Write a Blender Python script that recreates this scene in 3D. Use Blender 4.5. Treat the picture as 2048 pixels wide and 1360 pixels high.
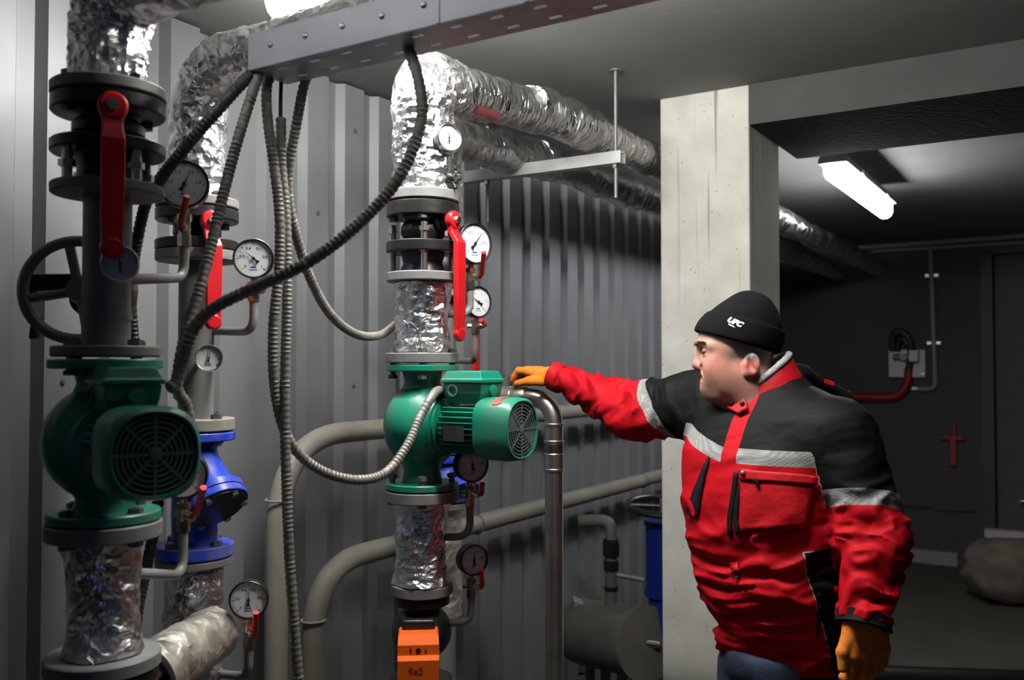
import bpy, math, random
import numpy as np
from mathutils import Vector, Matrix, noise
from mathutils.bvhtree import BVHTree

for _o in list(bpy.data.objects):
    bpy.data.objects.remove(_o)
SC = bpy.context.scene
COL = SC.collection
random.seed(7)

# ------------------------------------------------------------------ camera
F = 1830.0                      # focal length in pixels of the 2048 x 1360 frame
CZ = 1.60                       # eye height
PITCH = math.radians(1.5)
cam = bpy.data.cameras.new('camera')
cam.sensor_width = 36.0
cam.lens = F / 2048.0 * 36.0
cam.clip_start = 0.02
cam.dof.use_dof = True
cam.dof.focus_distance = 2.35
cam.dof.aperture_fstop = 3.8
camo = bpy.data.objects.new('camera', cam)
COL.objects.link(camo)
camo.location = (0, 0, CZ)
camo.rotation_euler = (math.pi / 2 + PITCH, 0, 0)
SC.camera = camo

# ------------------------------------------------------------------ world, exposure
SC.view_settings.view_transform = 'Standard'
SC.view_settings.look = 'None'
SC.view_settings.gamma = 1.0
SC.view_settings.exposure = 0.0
SC.view_settings.use_curve_mapping = False
SC.cycles.diffuse_bounces = 1
SC.cycles.glossy_bounces = 3
SC.cycles.sample_clamp_indirect = 6.0
W = bpy.data.worlds.new('world'); SC.world = W
W.use_nodes = True
W.node_tree.nodes['Background'].inputs[0].default_value = (0.5, 0.62, 1.0, 1)
W.node_tree.nodes['Background'].inputs[1].default_value = 0.002

LAMP_NEAR = 102.0                # radiance of the near lamp's diffuser
LAMP_FAR = 42.0
DOOR_POWER = 1.3                # daylight through the doorway behind the photographer

# room axes: A runs along the corrugated wall away from the camera, B away from that wall
TH = math.radians(32.0)
A = Vector((math.sin(TH), math.cos(TH), 0))
B = Vector((math.cos(TH), -math.sin(TH), 0))
UP = Vector((0, 0, 1))
ROTZ = -TH
CEIL = CZ + 1.0
DW = 2.2                        # wall distance
SB = 8.05                       # back wall


def rp(s, d, z):
    """room point: s along the wall, d = distance towards the wall, z height"""
    v = A * s - B * d
    return Vector((v.x, v.y, z))


def P(px, py, Y):
    u = (px - 1024) / F
    v = -(py - 680) / F
    c, s = math.cos(PITCH), math.sin(PITCH)
    k = Y / (c - v * s)
    return Vector((u * k, Y, CZ + (s + v * c) * k))


def PD(px, py, d):
    """point seen at a pixel that lies d away towards the corrugated wall"""
    u = (px - 1024) / F
    Y = d / (-(B.x * u + B.y))
    return P(px, py, Y)


# daylight from an open doorway behind the photographer
dl = bpy.data.lights.new('doorway_daylight', 'AREA')
dl.shape = 'RECTANGLE'; dl.size = 0.22; dl.size_y = 1.7
dl.energy = DOOR_POWER; dl.color = (0.3, 0.45, 1.0)
dlo = bpy.data.objects.new('doorway_daylight', dl); COL.objects.link(dlo)
dlo.location = (0.35, -1.9, 1.25)
dlo.rotation_euler = (math.radians(90), 0, math.radians(8))

# ------------------------------------------------------------------ materials
MATS = {}


def new_mat(name):
    m = bpy.data.materials.new(name); m.use_nodes = True
    nt = m.node_tree
    return m, nt, nt.nodes['Principled BSDF'], nt.nodes, nt.links


def mat(name, col, rough=0.5, metal=0.0, var=0.0, vscale=8.0, bump=0.0, bscale=60.0, dirt=None, dscale=5.0, damt=0.5,
        coat=0.0, spec=0.5, stretch=None):
    if name in MATS:
        return MATS[name]
    m, nt, b, N, L = new_mat(name)
    b.inputs['Base Color'].default_value = (*col, 1)
    b.inputs['Roughness'].default_value = rough
    b.inputs['Metallic'].default_value = metal
    b.inputs['Coat Weight'].default_value = coat
    b.inputs['Specular IOR Level'].default_value = spec
    tc = N.new('ShaderNodeTexCoord')
    src = tc.outputs['Object']
    if stretch:
        mp = N.new('ShaderNodeMapping'); mp.inputs['Scale'].default_value = stretch
        L.new(src, mp.inputs['Vector']); src = mp.outputs[0]
    last = None
    if var > 0:
        n = N.new('ShaderNodeTexNoise'); n.inputs['Scale'].default_value = vscale; n.inputs['Detail'].default_value = 5
        L.new(src, n.inputs['Vector'])
        r = N.new('ShaderNodeMapRange'); r.inputs[1].default_value = .3; r.inputs[2].default_value = .7
        r.inputs[3].default_value = 1 - var; r.inputs[4].default_value = 1 + var
        L.new(n.outputs['Fac'], r.inputs[0])
        mx = N.new('ShaderNodeMix'); mx.data_type = 'RGBA'; mx.blend_type = 'MULTIPLY'; mx.inputs[0].default_value = 1
        mx.inputs[6].default_value = (*col, 1); L.new(r.outputs[0], mx.inputs[7])
        last = mx.outputs[2]
    if dirt:
        n = N.new('ShaderNodeTexNoise'); n.inputs['Scale'].default_value = dscale; n.inputs['Detail'].default_value = 7
        n.inputs['Roughness'].default_value = .65
        L.new(src, n.inputs['Vector'])
        r = N.new('ShaderNodeMapRange'); r.inputs[1].default_value = .45; r.inputs[2].default_value = .7
        r.inputs[3].default_value = 0; r.inputs[4].default_value = damt
        L.new(n.outputs['Fac'], r.inputs[0])
        mx = N.new('ShaderNodeMix'); mx.data_type = 'RGBA'
        L.new(r.outputs[0], mx.inputs[0])
        if last: L.new(last, mx.inputs[6])
        else: mx.inputs[6].default_value = (*col, 1)
        mx.inputs[7].default_value = (*dirt, 1)
        last = mx.outputs[2]
    if last: L.new(last, b.inputs['Base Color'])
    if bump > 0:
        n = N.new('ShaderNodeTexNoise'); n.inputs['Scale'].default_value = bscale; n.inputs['Detail'].default_value = 4
        L.new(src, n.inputs['Vector'])
        bp = N.new('ShaderNodeBump'); bp.inputs['Strength'].default_value = bump; bp.inputs['Distance'].default_value = .01
        L.new(n.outputs['Fac'], bp.inputs['Height']); L.new(bp.outputs[0], b.inputs['Normal'])
    MATS[name] = m
    return m


def foil_mat(name, col=(.80, .81, .83), rough=.2, scale=1.0, bump=.55, along=None):
    m, nt, b, N, L = new_mat(name)
    b.inputs['Metallic'].default_value = 1
    tc = N.new('ShaderNodeTexCoord')
    src = tc.outputs['Object']
    if along is not None:
        vr = N.new('ShaderNodeVectorRotate'); vr.rotation_type = 'Z_AXIS'; vr.inputs['Angle'].default_value = along
        L.new(src, vr.inputs['Vector'])
        mp = N.new('ShaderNodeMapping'); mp.inputs['Scale'].default_value = (.4, 1.9, .4); L.new(vr.outputs[0], mp.inputs['Vector']); src = mp.outputs[0]
    n0 = N.new('ShaderNodeTexNoise'); n0.inputs['Scale'].default_value = 10 * scale; n0.inputs['Detail'].default_value = 3
    L.new(src, n0.inputs['Vector'])
    ms = N.new('ShaderNodeVectorMath'); ms.operation = 'SCALE'; ms.inputs['Scale'].default_value = .16 / scale
    L.new(n0.outputs['Color'], ms.inputs[0])
    ad = N.new('ShaderNodeVectorMath'); ad.operation = 'ADD'
    L.new(src, ad.inputs[0]); L.new(ms.outputs[0], ad.inputs[1])
    v = N.new('ShaderNodeTexVoronoi'); v.inputs['Scale'].default_value = 30 * scale
    L.new(ad.outputs[0], v.inputs['Vector'])
    n1 = N.new('ShaderNodeTexNoise'); n1.inputs['Scale'].default_value = 75 * scale; n1.inputs['Detail'].default_value = 3
    L.new(ad.outputs[0], n1.inputs['Vector'])
    mt = N.new('ShaderNodeMath'); mt.operation = 'MULTIPLY_ADD'; mt.inputs[1].default_value = .55
    L.new(n1.outputs['Fac'], mt.inputs[0]); L.new(v.outputs['Distance'], mt.inputs[2])
    bp = N.new('ShaderNodeBump'); bp.inputs['Strength'].default_value = bump; bp.inputs['Distance'].default_value = .012
    L.new(mt.outputs[0], bp.inputs['Height']); L.new(bp.outputs[0], b.inputs['Normal'])
    n2 = N.new('ShaderNodeTexNoise'); n2.inputs['Scale'].default_value = 9; n2.inputs['Detail'].default_value = 5
    L.new(tc.outputs['Object'], n2.inputs['Vector'])
    r = N.new('ShaderNodeMapRange'); r.inputs[1].default_value = .35; r.inputs[2].default_value = .7
    r.inputs[3].default_value = rough * .8; r.inputs[4].default_value = rough * 1.9
    L.new(n2.outputs['Fac'], r.inputs[0]); L.new(r.outputs[0], b.inputs['Roughness'])
    mx = N.new('ShaderNodeMix'); mx.data_type = 'RGBA'
    r2 = N.new('ShaderNodeMapRange'); r2.inputs[1].default_value = .5; r2.inputs[2].default_value = .75
    L.new(n2.outputs['Fac'], r2.inputs[0]); L.new(r2.outputs[0], mx.inputs[0])
    mx.inputs[6].default_value = (*col, 1); mx.inputs[7].default_value = (col[0] * .72, col[1] * .70, col[2] * .66, 1)
    L.new(mx.outputs[2], b.inputs['Base Color'])
    MATS[name] = m
    return m


def emit_mat(name, col, strength):
    m, nt, b, N, L = new_mat(name)
    b.inputs['Base Color'].default_value = (.9, .9, .9, 1)
    b.inputs['Emission Color'].default_value = (*col, 1)
    b.inputs['Emission Strength'].default_value = strength
    MATS[name] = m
    return m


M_FOIL = foil_mat('crinkled_foil', rough=.26)
M_FOILD = foil_mat('dusty_foil', (.62, .61, .59), .3, .8, .5)
M_FOILR = foil_mat('foil_cross_creases', (.78, .78, .78), .2, .9, .8, along=TH)
M_WRAP = foil_mat('fabric_foil_wrap', (.74, .71, .63), .42, .7, .4)
M_SHEET = mat('galvanised_sheet', (.26, .264, .278), .58, .45, spec=.2, var=.06, vscale=5, bump=.03, bscale=30)
M_CONC_SHADED = mat('concrete', (.065, .064, .062), .9, var=.12, vscale=5, bump=.25, bscale=40, dirt=(.05, .048, .043), dscale=9, damt=.4)  # beam only: its shade is put into the colour, same concrete as the pillar
M_CEILM = mat('painted_ceiling', (.225, .222, .213), .9, var=.06, vscale=3, bump=.1, bscale=25, dirt=(.17, .165, .155), dscale=2.2, damt=.3)
M_FLOOR = mat('dusty_floor', (.08, .074, .056), .85, var=.15, vscale=3, bump=.2, bscale=30, dirt=(.06, .056, .045), dscale=2, damt=.5)
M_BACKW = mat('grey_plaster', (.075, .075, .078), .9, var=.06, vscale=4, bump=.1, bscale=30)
M_GREY = mat('grey_primer', (.19, .19, .187), .55, .0, var=.12, vscale=20, bump=.05, dirt=(.27, .25, .21), dscale=14, damt=.35)
M_PIPE = mat('grey_pipe_paint', (.20, .20, .195), .45, var=.08, vscale=14, dirt=(.30, .28, .23), dscale=8, damt=.3)
M_BEIGE = mat('beige_pipe_paint', (.33, .315, .265), .5, var=.08, vscale=10, bump=.04, dirt=(.22, .20, .165), dscale=7, damt=.4)
M_BLACK = mat('black_cast_iron', (.010, .010, .011), .38, var=.2, vscale=15, bump=.08, bscale=90)
M_STEEL = mat('zinc_bolt', (.58, .57, .55), .3, 1.0, var=.1, vscale=40)
M_DSTEEL = mat('dull_steel', (.20, .20, .20), .5, .6, var=.1, vscale=30)
M_CHROME = mat('stainless_steel', (.55, .53, .49), .36, 1.0, var=.06, vscale=20, dirt=(.35, .32, .28), dscale=16, damt=.6)
M_BRASS = mat('nickel_brass', (.60, .55, .42), .28, 1.0, var=.1, vscale=40)
M_RED = mat('red_lever_paint', (.62, .012, .018), .32, var=.06, vscale=20, coat=.2)
M_GREEN = mat('green_pump_paint', (.004, .235, .145), .36, var=.08, vscale=12, dirt=(.12, .16, .12), dscale=9, damt=.6)
M_GREEND = mat('green_pump_grille', (.10, .15, .135), .45)
M_BLUE = mat('blue_valve_paint', (.015, .06, .62), .33, var=.08, vscale=15, dirt=(.22, .24, .33), dscale=18, damt=.7)
M_BLUE2 = mat('blue_machine_paint', (.004, .016, .17), .35, var=.1, vscale=10)
M_ORANGE = mat('orange_plastic', (.80, .12, .008), .6, var=.04, vscale=12, spec=.2)
M_DIAL = mat('dial_white', (.80, .81, .82), .7, spec=.15)
M_PRINT = mat('black_print', (.012, .012, .014), .5)
M_BLUEPRINT = mat('blue_print', (.05, .12, .5), .5)
M_REDPRINT = mat('red_print', (.75, .07, .05), .5)
M_REDFAINT = mat('faint_red_print', (.26, .05, .05), .4)
M_RUBBER = mat('black_rubber', (.02, .02, .02), .6)
M_COND = mat('grey_metal_hose', (.215, .205, .185), .5, .25, var=.12, vscale=12, dirt=(.3, .28, .23), dscale=9, damt=.4)
M_CONDD = mat('black_hose', (.03, .03, .03), .5)
M_TRAY = mat('zinc_tray', (.48, .50, .55), .45, .45, var=.08, vscale=9, dirt=(.3, .29, .28), dscale=6, damt=.4)
M_LAMPH = mat('lamp_housing', (.30, .30, .30), .6)
M_PANEL = mat('panel_grey', (.62, .62, .66), .5)
M_WHITE = mat('white_paint', (.7, .7, .68), .6)
M_DARKRED = mat('dark_red_paint', (.30, .012, .015), .4)
M_DOOR = mat('dark_door', (.10, .10, .10), .7, var=.05)
M_SACK = mat('brown_sacking', (.17, .14, .11), .95, var=.2, vscale=10, bump=.5, bscale=50)
M_EMIT1 = emit_mat('lamp_diffuser_near', (1.0, .985, .94), LAMP_NEAR)
M_EMIT2 = emit_mat('lamp_diffuser_far', (.97, .98, 1.0), LAMP_FAR)

# ------------------------------------------------------------------ mesh helpers
ORG = {}


def link(o, parent=None):
    COL.objects.link(o)
    if parent is not None:
        o.parent = parent
    return o


def tag(o, label=None, cat=None, group=None, kind=None):
    if label: o['label'] = label
    if cat: o['category'] = cat
    if group: o['group'] = group
    if kind: o['kind'] = kind
    return o


def thing(name, loc, label, cat, group=None):
    o = bpy.data.objects.new(name, None)
    o.empty_display_size = .05
    link(o); o.location = loc
    ORG[o.name] = Vector(loc)
    return tag(o, label, cat, group)


def frame(d):
    d = Vector(d).normalized()
    r = Vector((0, 0, 1)) if abs(d.z) < .9 else Vector((1, 0, 0))
    u = r.cross(d).normalized()
    v = d.cross(u).normalized()
    return u, v, d


def catmull(pts, step=.006):
    pts = [Vector(p) for p in pts]
    if len(pts) < 3:
        n = max(2, int((pts[1] - pts[0]).length / step))
        return [pts[0].lerp(pts[1], i / n) for i in range(n + 1)]
    q = [pts[0] * 2 - pts[1]] + pts + [pts[-1] * 2 - pts[-2]]
    out = []
    for i in range(1, len(q) - 2):
        p0, p1, p2, p3 = q[i - 1], q[i], q[i + 1], q[i + 2]
        n = max(4, int((p2 - p1).length / (step * .5)))
        for k in range(n):
            t = k / n
            out.append(.5 * ((2 * p1) + (p2 - p0) * t + (2 * p0 - 5 * p1 + 4 * p2 - p3) * t * t
                             + (3 * p1 - p0 - 3 * p2 + p3) * t ** 3))
    out.append(pts[-1])
    res = [out[0]]; acc = 0
    for a_, b_ in zip(out, out[1:]):
        acc += (b_ - a_).length
        if acc >= step:
            res.append(b_); acc = 0
    if (res[-1] - out[-1]).length > step * .3: res.append(out[-1])
    else: res[-1] = out[-1]
    return res


def bend(pts, rad, n=10):
    """polyline with rounded corners"""
    pts = [Vector(p) for p in pts]
    out = [pts[0]]
    for i in range(1, len(pts) - 1):
        p, a_, b_ = pts[i], pts[i - 1], pts[i + 1]
        d1 = (a_ - p); d2 = (b_ - p)
        r = min(rad, d1.length * .49, d2.length * .49)
        q0 = p + d1.normalized() * r; q1 = p + d2.normalized() * r
        for k in range(n + 1):
            t = k / n
            out.append(q0 * (1 - t) ** 2 + p * 2 * t * (1 - t) + q1 * t * t)
    out.append(pts[-1])
    return out


def resample(pts, step):
    res = [pts[0]]
    for a_, b_ in zip(pts, pts[1:]):
        n = max(1, int((b_ - a_).length / step + .5))
        for k in range(1, n + 1):
            res.append(a_.lerp(b_, k / n))
    return res


class MB:
    def __init__(s):
        s.v = []; s.f = []

    def ring(s, c, u, v, r, n, ph=0.0, r2=None):
        i0 = len(s.v)
        r2 = r if r2 is None else r2
        for k in range(n):
            a_ = 2 * math.pi * k / n + ph
            s.v.append(c + u * (r * math.cos(a_)) + v * (r2 * math.sin(a_)))
        return i0

    def bridge(s, a_, b_, n):
        for k in range(n):
            k2 = (k + 1) % n
            s.f.append((a_ + k, a_ + k2, b_ + k2, b_ + k))

    def lathe(s, o, d, prof, n=32, cap=True, ph=0.0):
        """prof: list of (t along d, radius)"""
        o = Vector(o); u, v, d = frame(d)
        rings = [s.ring(o + d * t, u, v, max(r, 1e-5), n, ph) for t, r in prof]
        for a_, b_ in zip(rings, rings[1:]): s.bridge(a_, b_, n)
        if cap:
            s.f.append(tuple(reversed(range(rings[0], rings[0] + n))))
            s.f.append(tuple(range(rings[-1], rings[-1] + n)))
        return s

    def cyl(s, p0, p1, r, r1=None, n=20, ph=0.0):
        p0 = Vector(p0); p1 = Vector(p1)
        return s.lathe(p0, p1 - p0, [(0, r), ((p1 - p0).length, r if r1 is None else r1)], n, ph=ph)

    def disc(s, p0, p1, r, n=40, ch=.0015):
        p0 = Vector(p0); p1 = Vector(p1); L = (p1 - p0).length
        ch = min(ch, L * .3)
        return s.lathe(p0, p1 - p0, [(0, r - ch), (ch, r), (L - ch, r), (L, r - ch)], n)

    def tube(s, pts, rf, n=14, cap=True, disp=None):
        pts = [Vector(p) for p in pts]
        t0 = (pts[1] - pts[0]).normalized()
        u, v, _ = frame(t0)
        rings = []; L = 0
        for i, p in enumerate(pts):
            if i == 0: t = t0
            elif i == len(pts) - 1: t = (pts[-1] - pts[-2]).normalized()
            else: t = (pts[i + 1] - pts[i - 1]).normalized()
            if i: L += (p - pts[i - 1]).length
            u = (u - t * u.dot(t)).normalized(); v = t.cross(u)
            r = rf(L, i) if callable(rf) else rf
            i0 = s.ring(p, u, v, r, n)
            if disp:
                for k in range(n):
                    q = s.v[i0 + k]
                    nn = (q - p).normalized()
                    s.v[i0 + k] = q + nn * disp(q, L, 2 * math.pi * k / n)
            rings.append(i0)
        for a_, b_ in zip(rings, rings[1:]): s.bridge(a_, b_, n)
        if cap:
            s.f.append(tuple(reversed(range(rings[0], rings[0] + n))))
            s.f.append(tuple(range(rings[-1], rings[-1] + n)))
        return s

    def torus(s, c, d, R, r, n=40, m=10):
        c = Vector(c); u, v, d = frame(d); i0 = len(s.v)
        for i in range(n):
            a_ = 2 * math.pi * i / n
            e = u * math.cos(a_) + v * math.sin(a_)
            for j in range(m):
                b_ = 2 * math.pi * j / m
                s.v.append(c + e * (R + r * math.cos(b_)) + d * (r * math.sin(b_)))
        for i in range(n):
            for j in range(m):
                i2 = (i + 1) % n; j2 = (j + 1) % m
                s.f.append((i0 + i * m + j, i0 + i2 * m + j, i0 + i2 * m + j2, i0 + i * m + j2))
        return s

    def box(s, c, ex, ey, ez):
        """centre and three half-extent vectors"""
        c = Vector(c); i0 = len(s.v)
        ex, ey, ez = Vector(ex), Vector(ey), Vector(ez)
        for z in (-1, 1):
            for y in (-1, 1):
                for x in (-1, 1):
                    s.v.append(c + ex * x + ey * y + ez * z)
        fs = [(0, 2, 3, 1), (4, 5, 7, 6), (0, 1, 5, 4), (2, 6, 7, 3), (0, 4, 6, 2), (1, 3, 7, 5)]
        s.f += [tuple(i0 + k for k in f) for f in fs]
        return s

    def prism(s, poly, d):
        """extrude a planar polygon of points by vector d"""
        d = Vector(d); n = len(poly); i0 = len(s.v)
        s.v += [Vector(p) for p in poly] + [Vector(p) + d for p in poly]
        s.f.append(tuple(reversed(range(i0, i0 + n)))); s.f.append(tuple(range(i0 + n, i0 + 2 * n)))
        for k in range(n):
            k2 = (k + 1) % n
            s.f.append((i0 + k, i0 + k2, i0 + n + k2, i0 + n + k))
        return s

    def sphere(s, c, r, n=20, m=12, sc=(1, 1, 1)):
        c = Vector(c); rings = []
        for j in range(1, m):
            a_ = math.pi * j / m
            i0 = len(s.v)
            for k in range(n):
                b_ = 2 * math.pi * k / n
                s.v.append(c + Vector((r * sc[0] * math.sin(a_) * math.cos(b_), r * sc[1] * math.sin(a_) * math.sin(b_),
                                       r * sc[2] * math.cos(a_))))
            rings.append(i0)
        for a_, b_ in zip(rings, rings[1:]): s.bridge(a_, b_, n)
        t = len(s.v); s.v.append(c + Vector((0, 0, r * sc[2]))); q = len(s.v); s.v.append(c - Vector((0, 0, r * sc[2])))
        for k in range(n):
            s.f.append((t, rings[0] + k, rings[0] + (k + 1) % n)); s.f.append((q, rings[-1] + (k + 1) % n, rings[-1] + k))
        return s

    def build(s, name, material, parent=None, smooth=35, bevel=0, origin=None, label=None):
        me = bpy.data.meshes.new(name)
        if parent is not None:
            org = ORG[parent.name]
        else:
            if origin is None:
                mn = [min(p[i] for p in s.v) for i in range(3)]; mx = [max(p[i] for p in s.v) for i in range(3)]
                origin = Vector(((mn[0] + mx[0]) / 2, (mn[1] + mx[1]) / 2, mn[2]))
            org = Vector(origin)
        me.from_pydata([tuple(p - org) for p in s.v], [], s.f)
        me.update()
        bm_fix(me)
        if smooth:
            me.shade_smooth()
            me.set_sharp_from_angle(angle=math.radians(smooth))
        me.materials.append(material)
        o = bpy.data.objects.new(name, me)
        link(o, parent)
        if parent is None: o.location = org
        ORG[o.name] = org
        if bevel:
            md = o.modifiers.new('bevel', 'BEVEL'); md.width = bevel; md.segments = 2; md.limit_method = 'ANGLE'
        if label: o['label'] = label
        return o


import bmesh


def bm_fix(me):
    bm = bmesh.new(); bm.from_mesh(me)
    bmesh.ops.recalc_face_normals(bm, faces=bm.faces)
    bm.to_mesh(me); bm.free()


MESHC = {}


def inst(key, maker, name, material, parent, loc, rot=None, scale=None, label=None):
    """child that shares mesh data; maker builds it once around the origin"""
    if key not in MESHC:
        mb = maker()
        me = bpy.data.meshes.new(name)
        me.from_pydata([tuple(p) for p in mb.v], [], mb.f); me.update(); bm_fix(me)
        me.shade_smooth(); me.set_sharp_from_angle(angle=math.radians(35))
        me.materials.append(material)
        MESHC[key] = me
    o = bpy.data.objects.new(name, MESHC[key])
    link(o, parent)
    o.location = Vector(loc) - ORG[parent.name] if parent is not None else Vector(loc)
    ORG[o.name] = ORG[parent.name] if parent is not None else Vector(loc)
    if rot is not None: o.rotation_euler = rot
    if scale is not None: o.scale = scale
    if label: o['label'] = label
    return o


def dquat(d):
    return Vector((0, 0, 1)).rotation_difference(Vector(d).normalized()).to_euler()


def text_mesh(txt, size, extrude=.0004, shear=0.0, bold=0.0):
    cu = bpy.data.curves.new('lettering', 'FONT')
    cu.body = txt; cu.size = size; cu.extrude = extrude; cu.align_x = 'CENTER'; cu.align_y = 'CENTER'
    cu.shear = shear; cu.offset = bold; cu.resolution_u = 3
    o = bpy.data.objects.new('lettering', cu); COL.objects.link(o)
    dg = bpy.context.evaluated_depsgraph_get()
    me = bpy.data.meshes.new_from_object(o.evaluated_get(dg))
    bpy.data.objects.remove(o); bpy.data.curves.remove(cu)
    return me


def text_obj(txt, size, centre, right, up, material, parent, name='lettering', **k):
    me = text_mesh(txt, size, **k)
    right = Vector(right).normalized(); up = Vector(up).normalized(); nrm = right.cross(up)
    M = Matrix((right, up, nrm)).transposed().to_4x4(); M.translation = Vector(centre) - ORG[parent.name]
    me.transform(M)
    me.materials.clear(); me.materials.append(material)
    o = bpy.data.objects.new(name, me); link(o, parent); ORG[o.name] = ORG[parent.name]
    return o


def struct(o):
    o['kind'] = 'structure'
    return o


# ------------------------------------------------------------------ room shell
mb = MB(); mb.box((A * 3 + B * .6) + Vector((0, 0, -.05)), A * 6.5, B * 4.2, UP * .05)
struct(mb.build('floor', M_FLOOR, smooth=0))
mb = MB(); mb.box((A * 3 + B * .6) + Vector((0, 0, CEIL + .1)), A * 6.5, B * 4.2, UP * .1)
struct(mb.build('ceiling', M_CEILM, smooth=0))
# corrugated wall: backing plus separate profiled sheets
S0, S1 = -2.4, SB
wl = MB(); wl.box(rp((S0 + S1) / 2, DW + .08, CEIL / 2), A * ((S1 - S0) / 2), B * .03, UP * (CEIL / 2))
wall_l = struct(wl.build('wall_left', M_DSTEEL, smooth=0))
PIT = .182
PH0 = 2.582 - .009
PROF = [(0, -.03), (.018, 0), (.118, 0), (.136, -.03)]     # offsets along s, into the room


def sheet_mesh(nr):
    m_ = MB(); line = []
    for k in range(nr):
        for ds, off in PROF: line.append((k * PIT + ds, off))
    line.append((nr * PIT, -.03))
    # small stiffening groove in the wide flat
    n = len(line); H = CEIL - .01
    for s_, off in line:
        p = A * s_ + B * off
        m_.v.append(Vector((p.x, p.y, .01))); m_.v.append(Vector((p.x, p.y, H)))
    for k in range(n - 1):
        m_.f.append((2 * k, 2 * k + 2, 2 * k + 3, 2 * k + 1))
    return m_


NR = 6
k0 = int(math.floor((S0 - PH0) / PIT)) + 1
ss = PH0 + k0 * PIT
i = 0
while ss + NR * PIT < S1 + .8:
    nr = NR
    if ss + nr * PIT > S1 - .02: nr = max(1, int((S1 - .02 - ss) / PIT))
    q = rp(ss, DW - .0015 * (i % 2), 0)
    inst(('sheet', nr), lambda: sheet_mesh(nr), 'corrugated_sheet', M_SHEET, wall_l, q)
    if nr < NR: break
    ss += nr * PIT; i += 1


def screw_mk():
    return MB().lathe((0, 0, 0), (0, 0, 1), [(0, .009), (.0015, .009), (.0016, .0055), (.006, .005)], 8)


for px, py in [(737, 271), (737, 770), (587, 770), (1171, 770), (55, 165), (62, 765), (25, 880), (965, 905), (655, 430)]:
    p = PD(px, py, DW)
    s_ = p.dot(A); k = round((s_ - PH0 - .068) / PIT)
    inst('screw', screw_mk, 'screw', M_DSTEEL, wall_l, rp(PH0 + .068 + k * PIT, DW - .001, p.z), dquat(B))

# back wall with a dark doorway on the right
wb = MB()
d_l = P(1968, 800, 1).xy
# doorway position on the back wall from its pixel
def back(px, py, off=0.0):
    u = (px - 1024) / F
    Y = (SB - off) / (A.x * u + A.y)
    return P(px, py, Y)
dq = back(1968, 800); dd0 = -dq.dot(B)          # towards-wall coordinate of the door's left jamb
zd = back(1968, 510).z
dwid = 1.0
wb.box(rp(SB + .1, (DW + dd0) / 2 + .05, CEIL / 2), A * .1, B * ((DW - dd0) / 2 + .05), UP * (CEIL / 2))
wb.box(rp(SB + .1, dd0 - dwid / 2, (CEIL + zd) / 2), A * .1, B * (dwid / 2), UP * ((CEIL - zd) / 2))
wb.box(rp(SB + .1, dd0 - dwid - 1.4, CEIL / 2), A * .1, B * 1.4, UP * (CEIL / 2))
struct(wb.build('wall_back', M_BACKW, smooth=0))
dr = MB(); dr.box(rp(SB + .12, dd0 - dwid / 2, zd / 2), A * .02, B * (dwid / 2), UP * (zd / 2))
door = struct(dr.build('door_1', M_DOOR, smooth=0))
fm = MB()
fm.box(rp(SB - .01, dd0 - .03, zd / 2), A * .02, B * .04, UP * (zd / 2 + .03))
fm.box(rp(SB - .01, dd0 - dwid / 2, zd + .03), A * .02, B * (dwid / 2), UP * .03)
fm.build('door_frame', mat('dark_frame', (.06, .06, .06), .6), door, smooth=0)
sl = MB(); zs = back(2010, 1066).z
sl.box(rp(SB - .06, dd0 - dwid / 2, zs), A * .05, B * (dwid / 2), UP * .03)
sl.build('door_sill', M_PANEL, door, smooth=0)
hd = MB(); p = back(2043, 1000, -.09); hd.cyl(p - A * .06, p, .012); hd.cyl(p - A * .06, p - A * .06 + B * .1, .01)
hd.build('door_handle', M_STEEL, door)
bb = MB(); bz = back(1880, 1132).z
bb.box(rp(SB - .015, (dd0 + DW) / 2 + .1, max(.05, bz * .5 + .03)), A * .015, B * ((DW - dd0) / 2 - .1), UP * .055)
struct(bb.build('baseboard_back', mat('baseboard', (.30, .30, .31), .7), smooth=0))
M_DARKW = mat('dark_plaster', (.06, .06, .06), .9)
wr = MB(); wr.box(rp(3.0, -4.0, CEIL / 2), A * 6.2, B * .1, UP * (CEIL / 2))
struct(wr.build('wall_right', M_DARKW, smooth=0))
# wall behind the photographer with an open doorway
wn = MB(); sN = -2.6
wn.box(rp(sN - .1, 1.5, CEIL / 2), A * .1, B * .75, UP * (CEIL / 2))
wn.box(rp(sN - .1, -1.9, CEIL / 2), A * .1, B * 2.1, UP * (CEIL / 2))
wn.box(rp(sN - .1, .45, (2.1 + CEIL) / 2), A * .1, B * .35, UP * ((CEIL - 2.1) / 2))
struct(wn.build('wall_front', M_DARKW, smooth=0))

# concrete pillar and ceiling beam
def back_s(px, py, z):
    """s of the point at height z seen at a pixel"""
    q_ = P(px, py, 1.0); k_ = (z - CZ) / (q_.z - CZ)
    return (q_.x * A.x + q_.y * A.y) * k_


pl = P(1322, 720, 3.43); PS0 = pl.dot(A); PD0 = -pl.dot(B); PWID, PDEP = .34, .38


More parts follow.
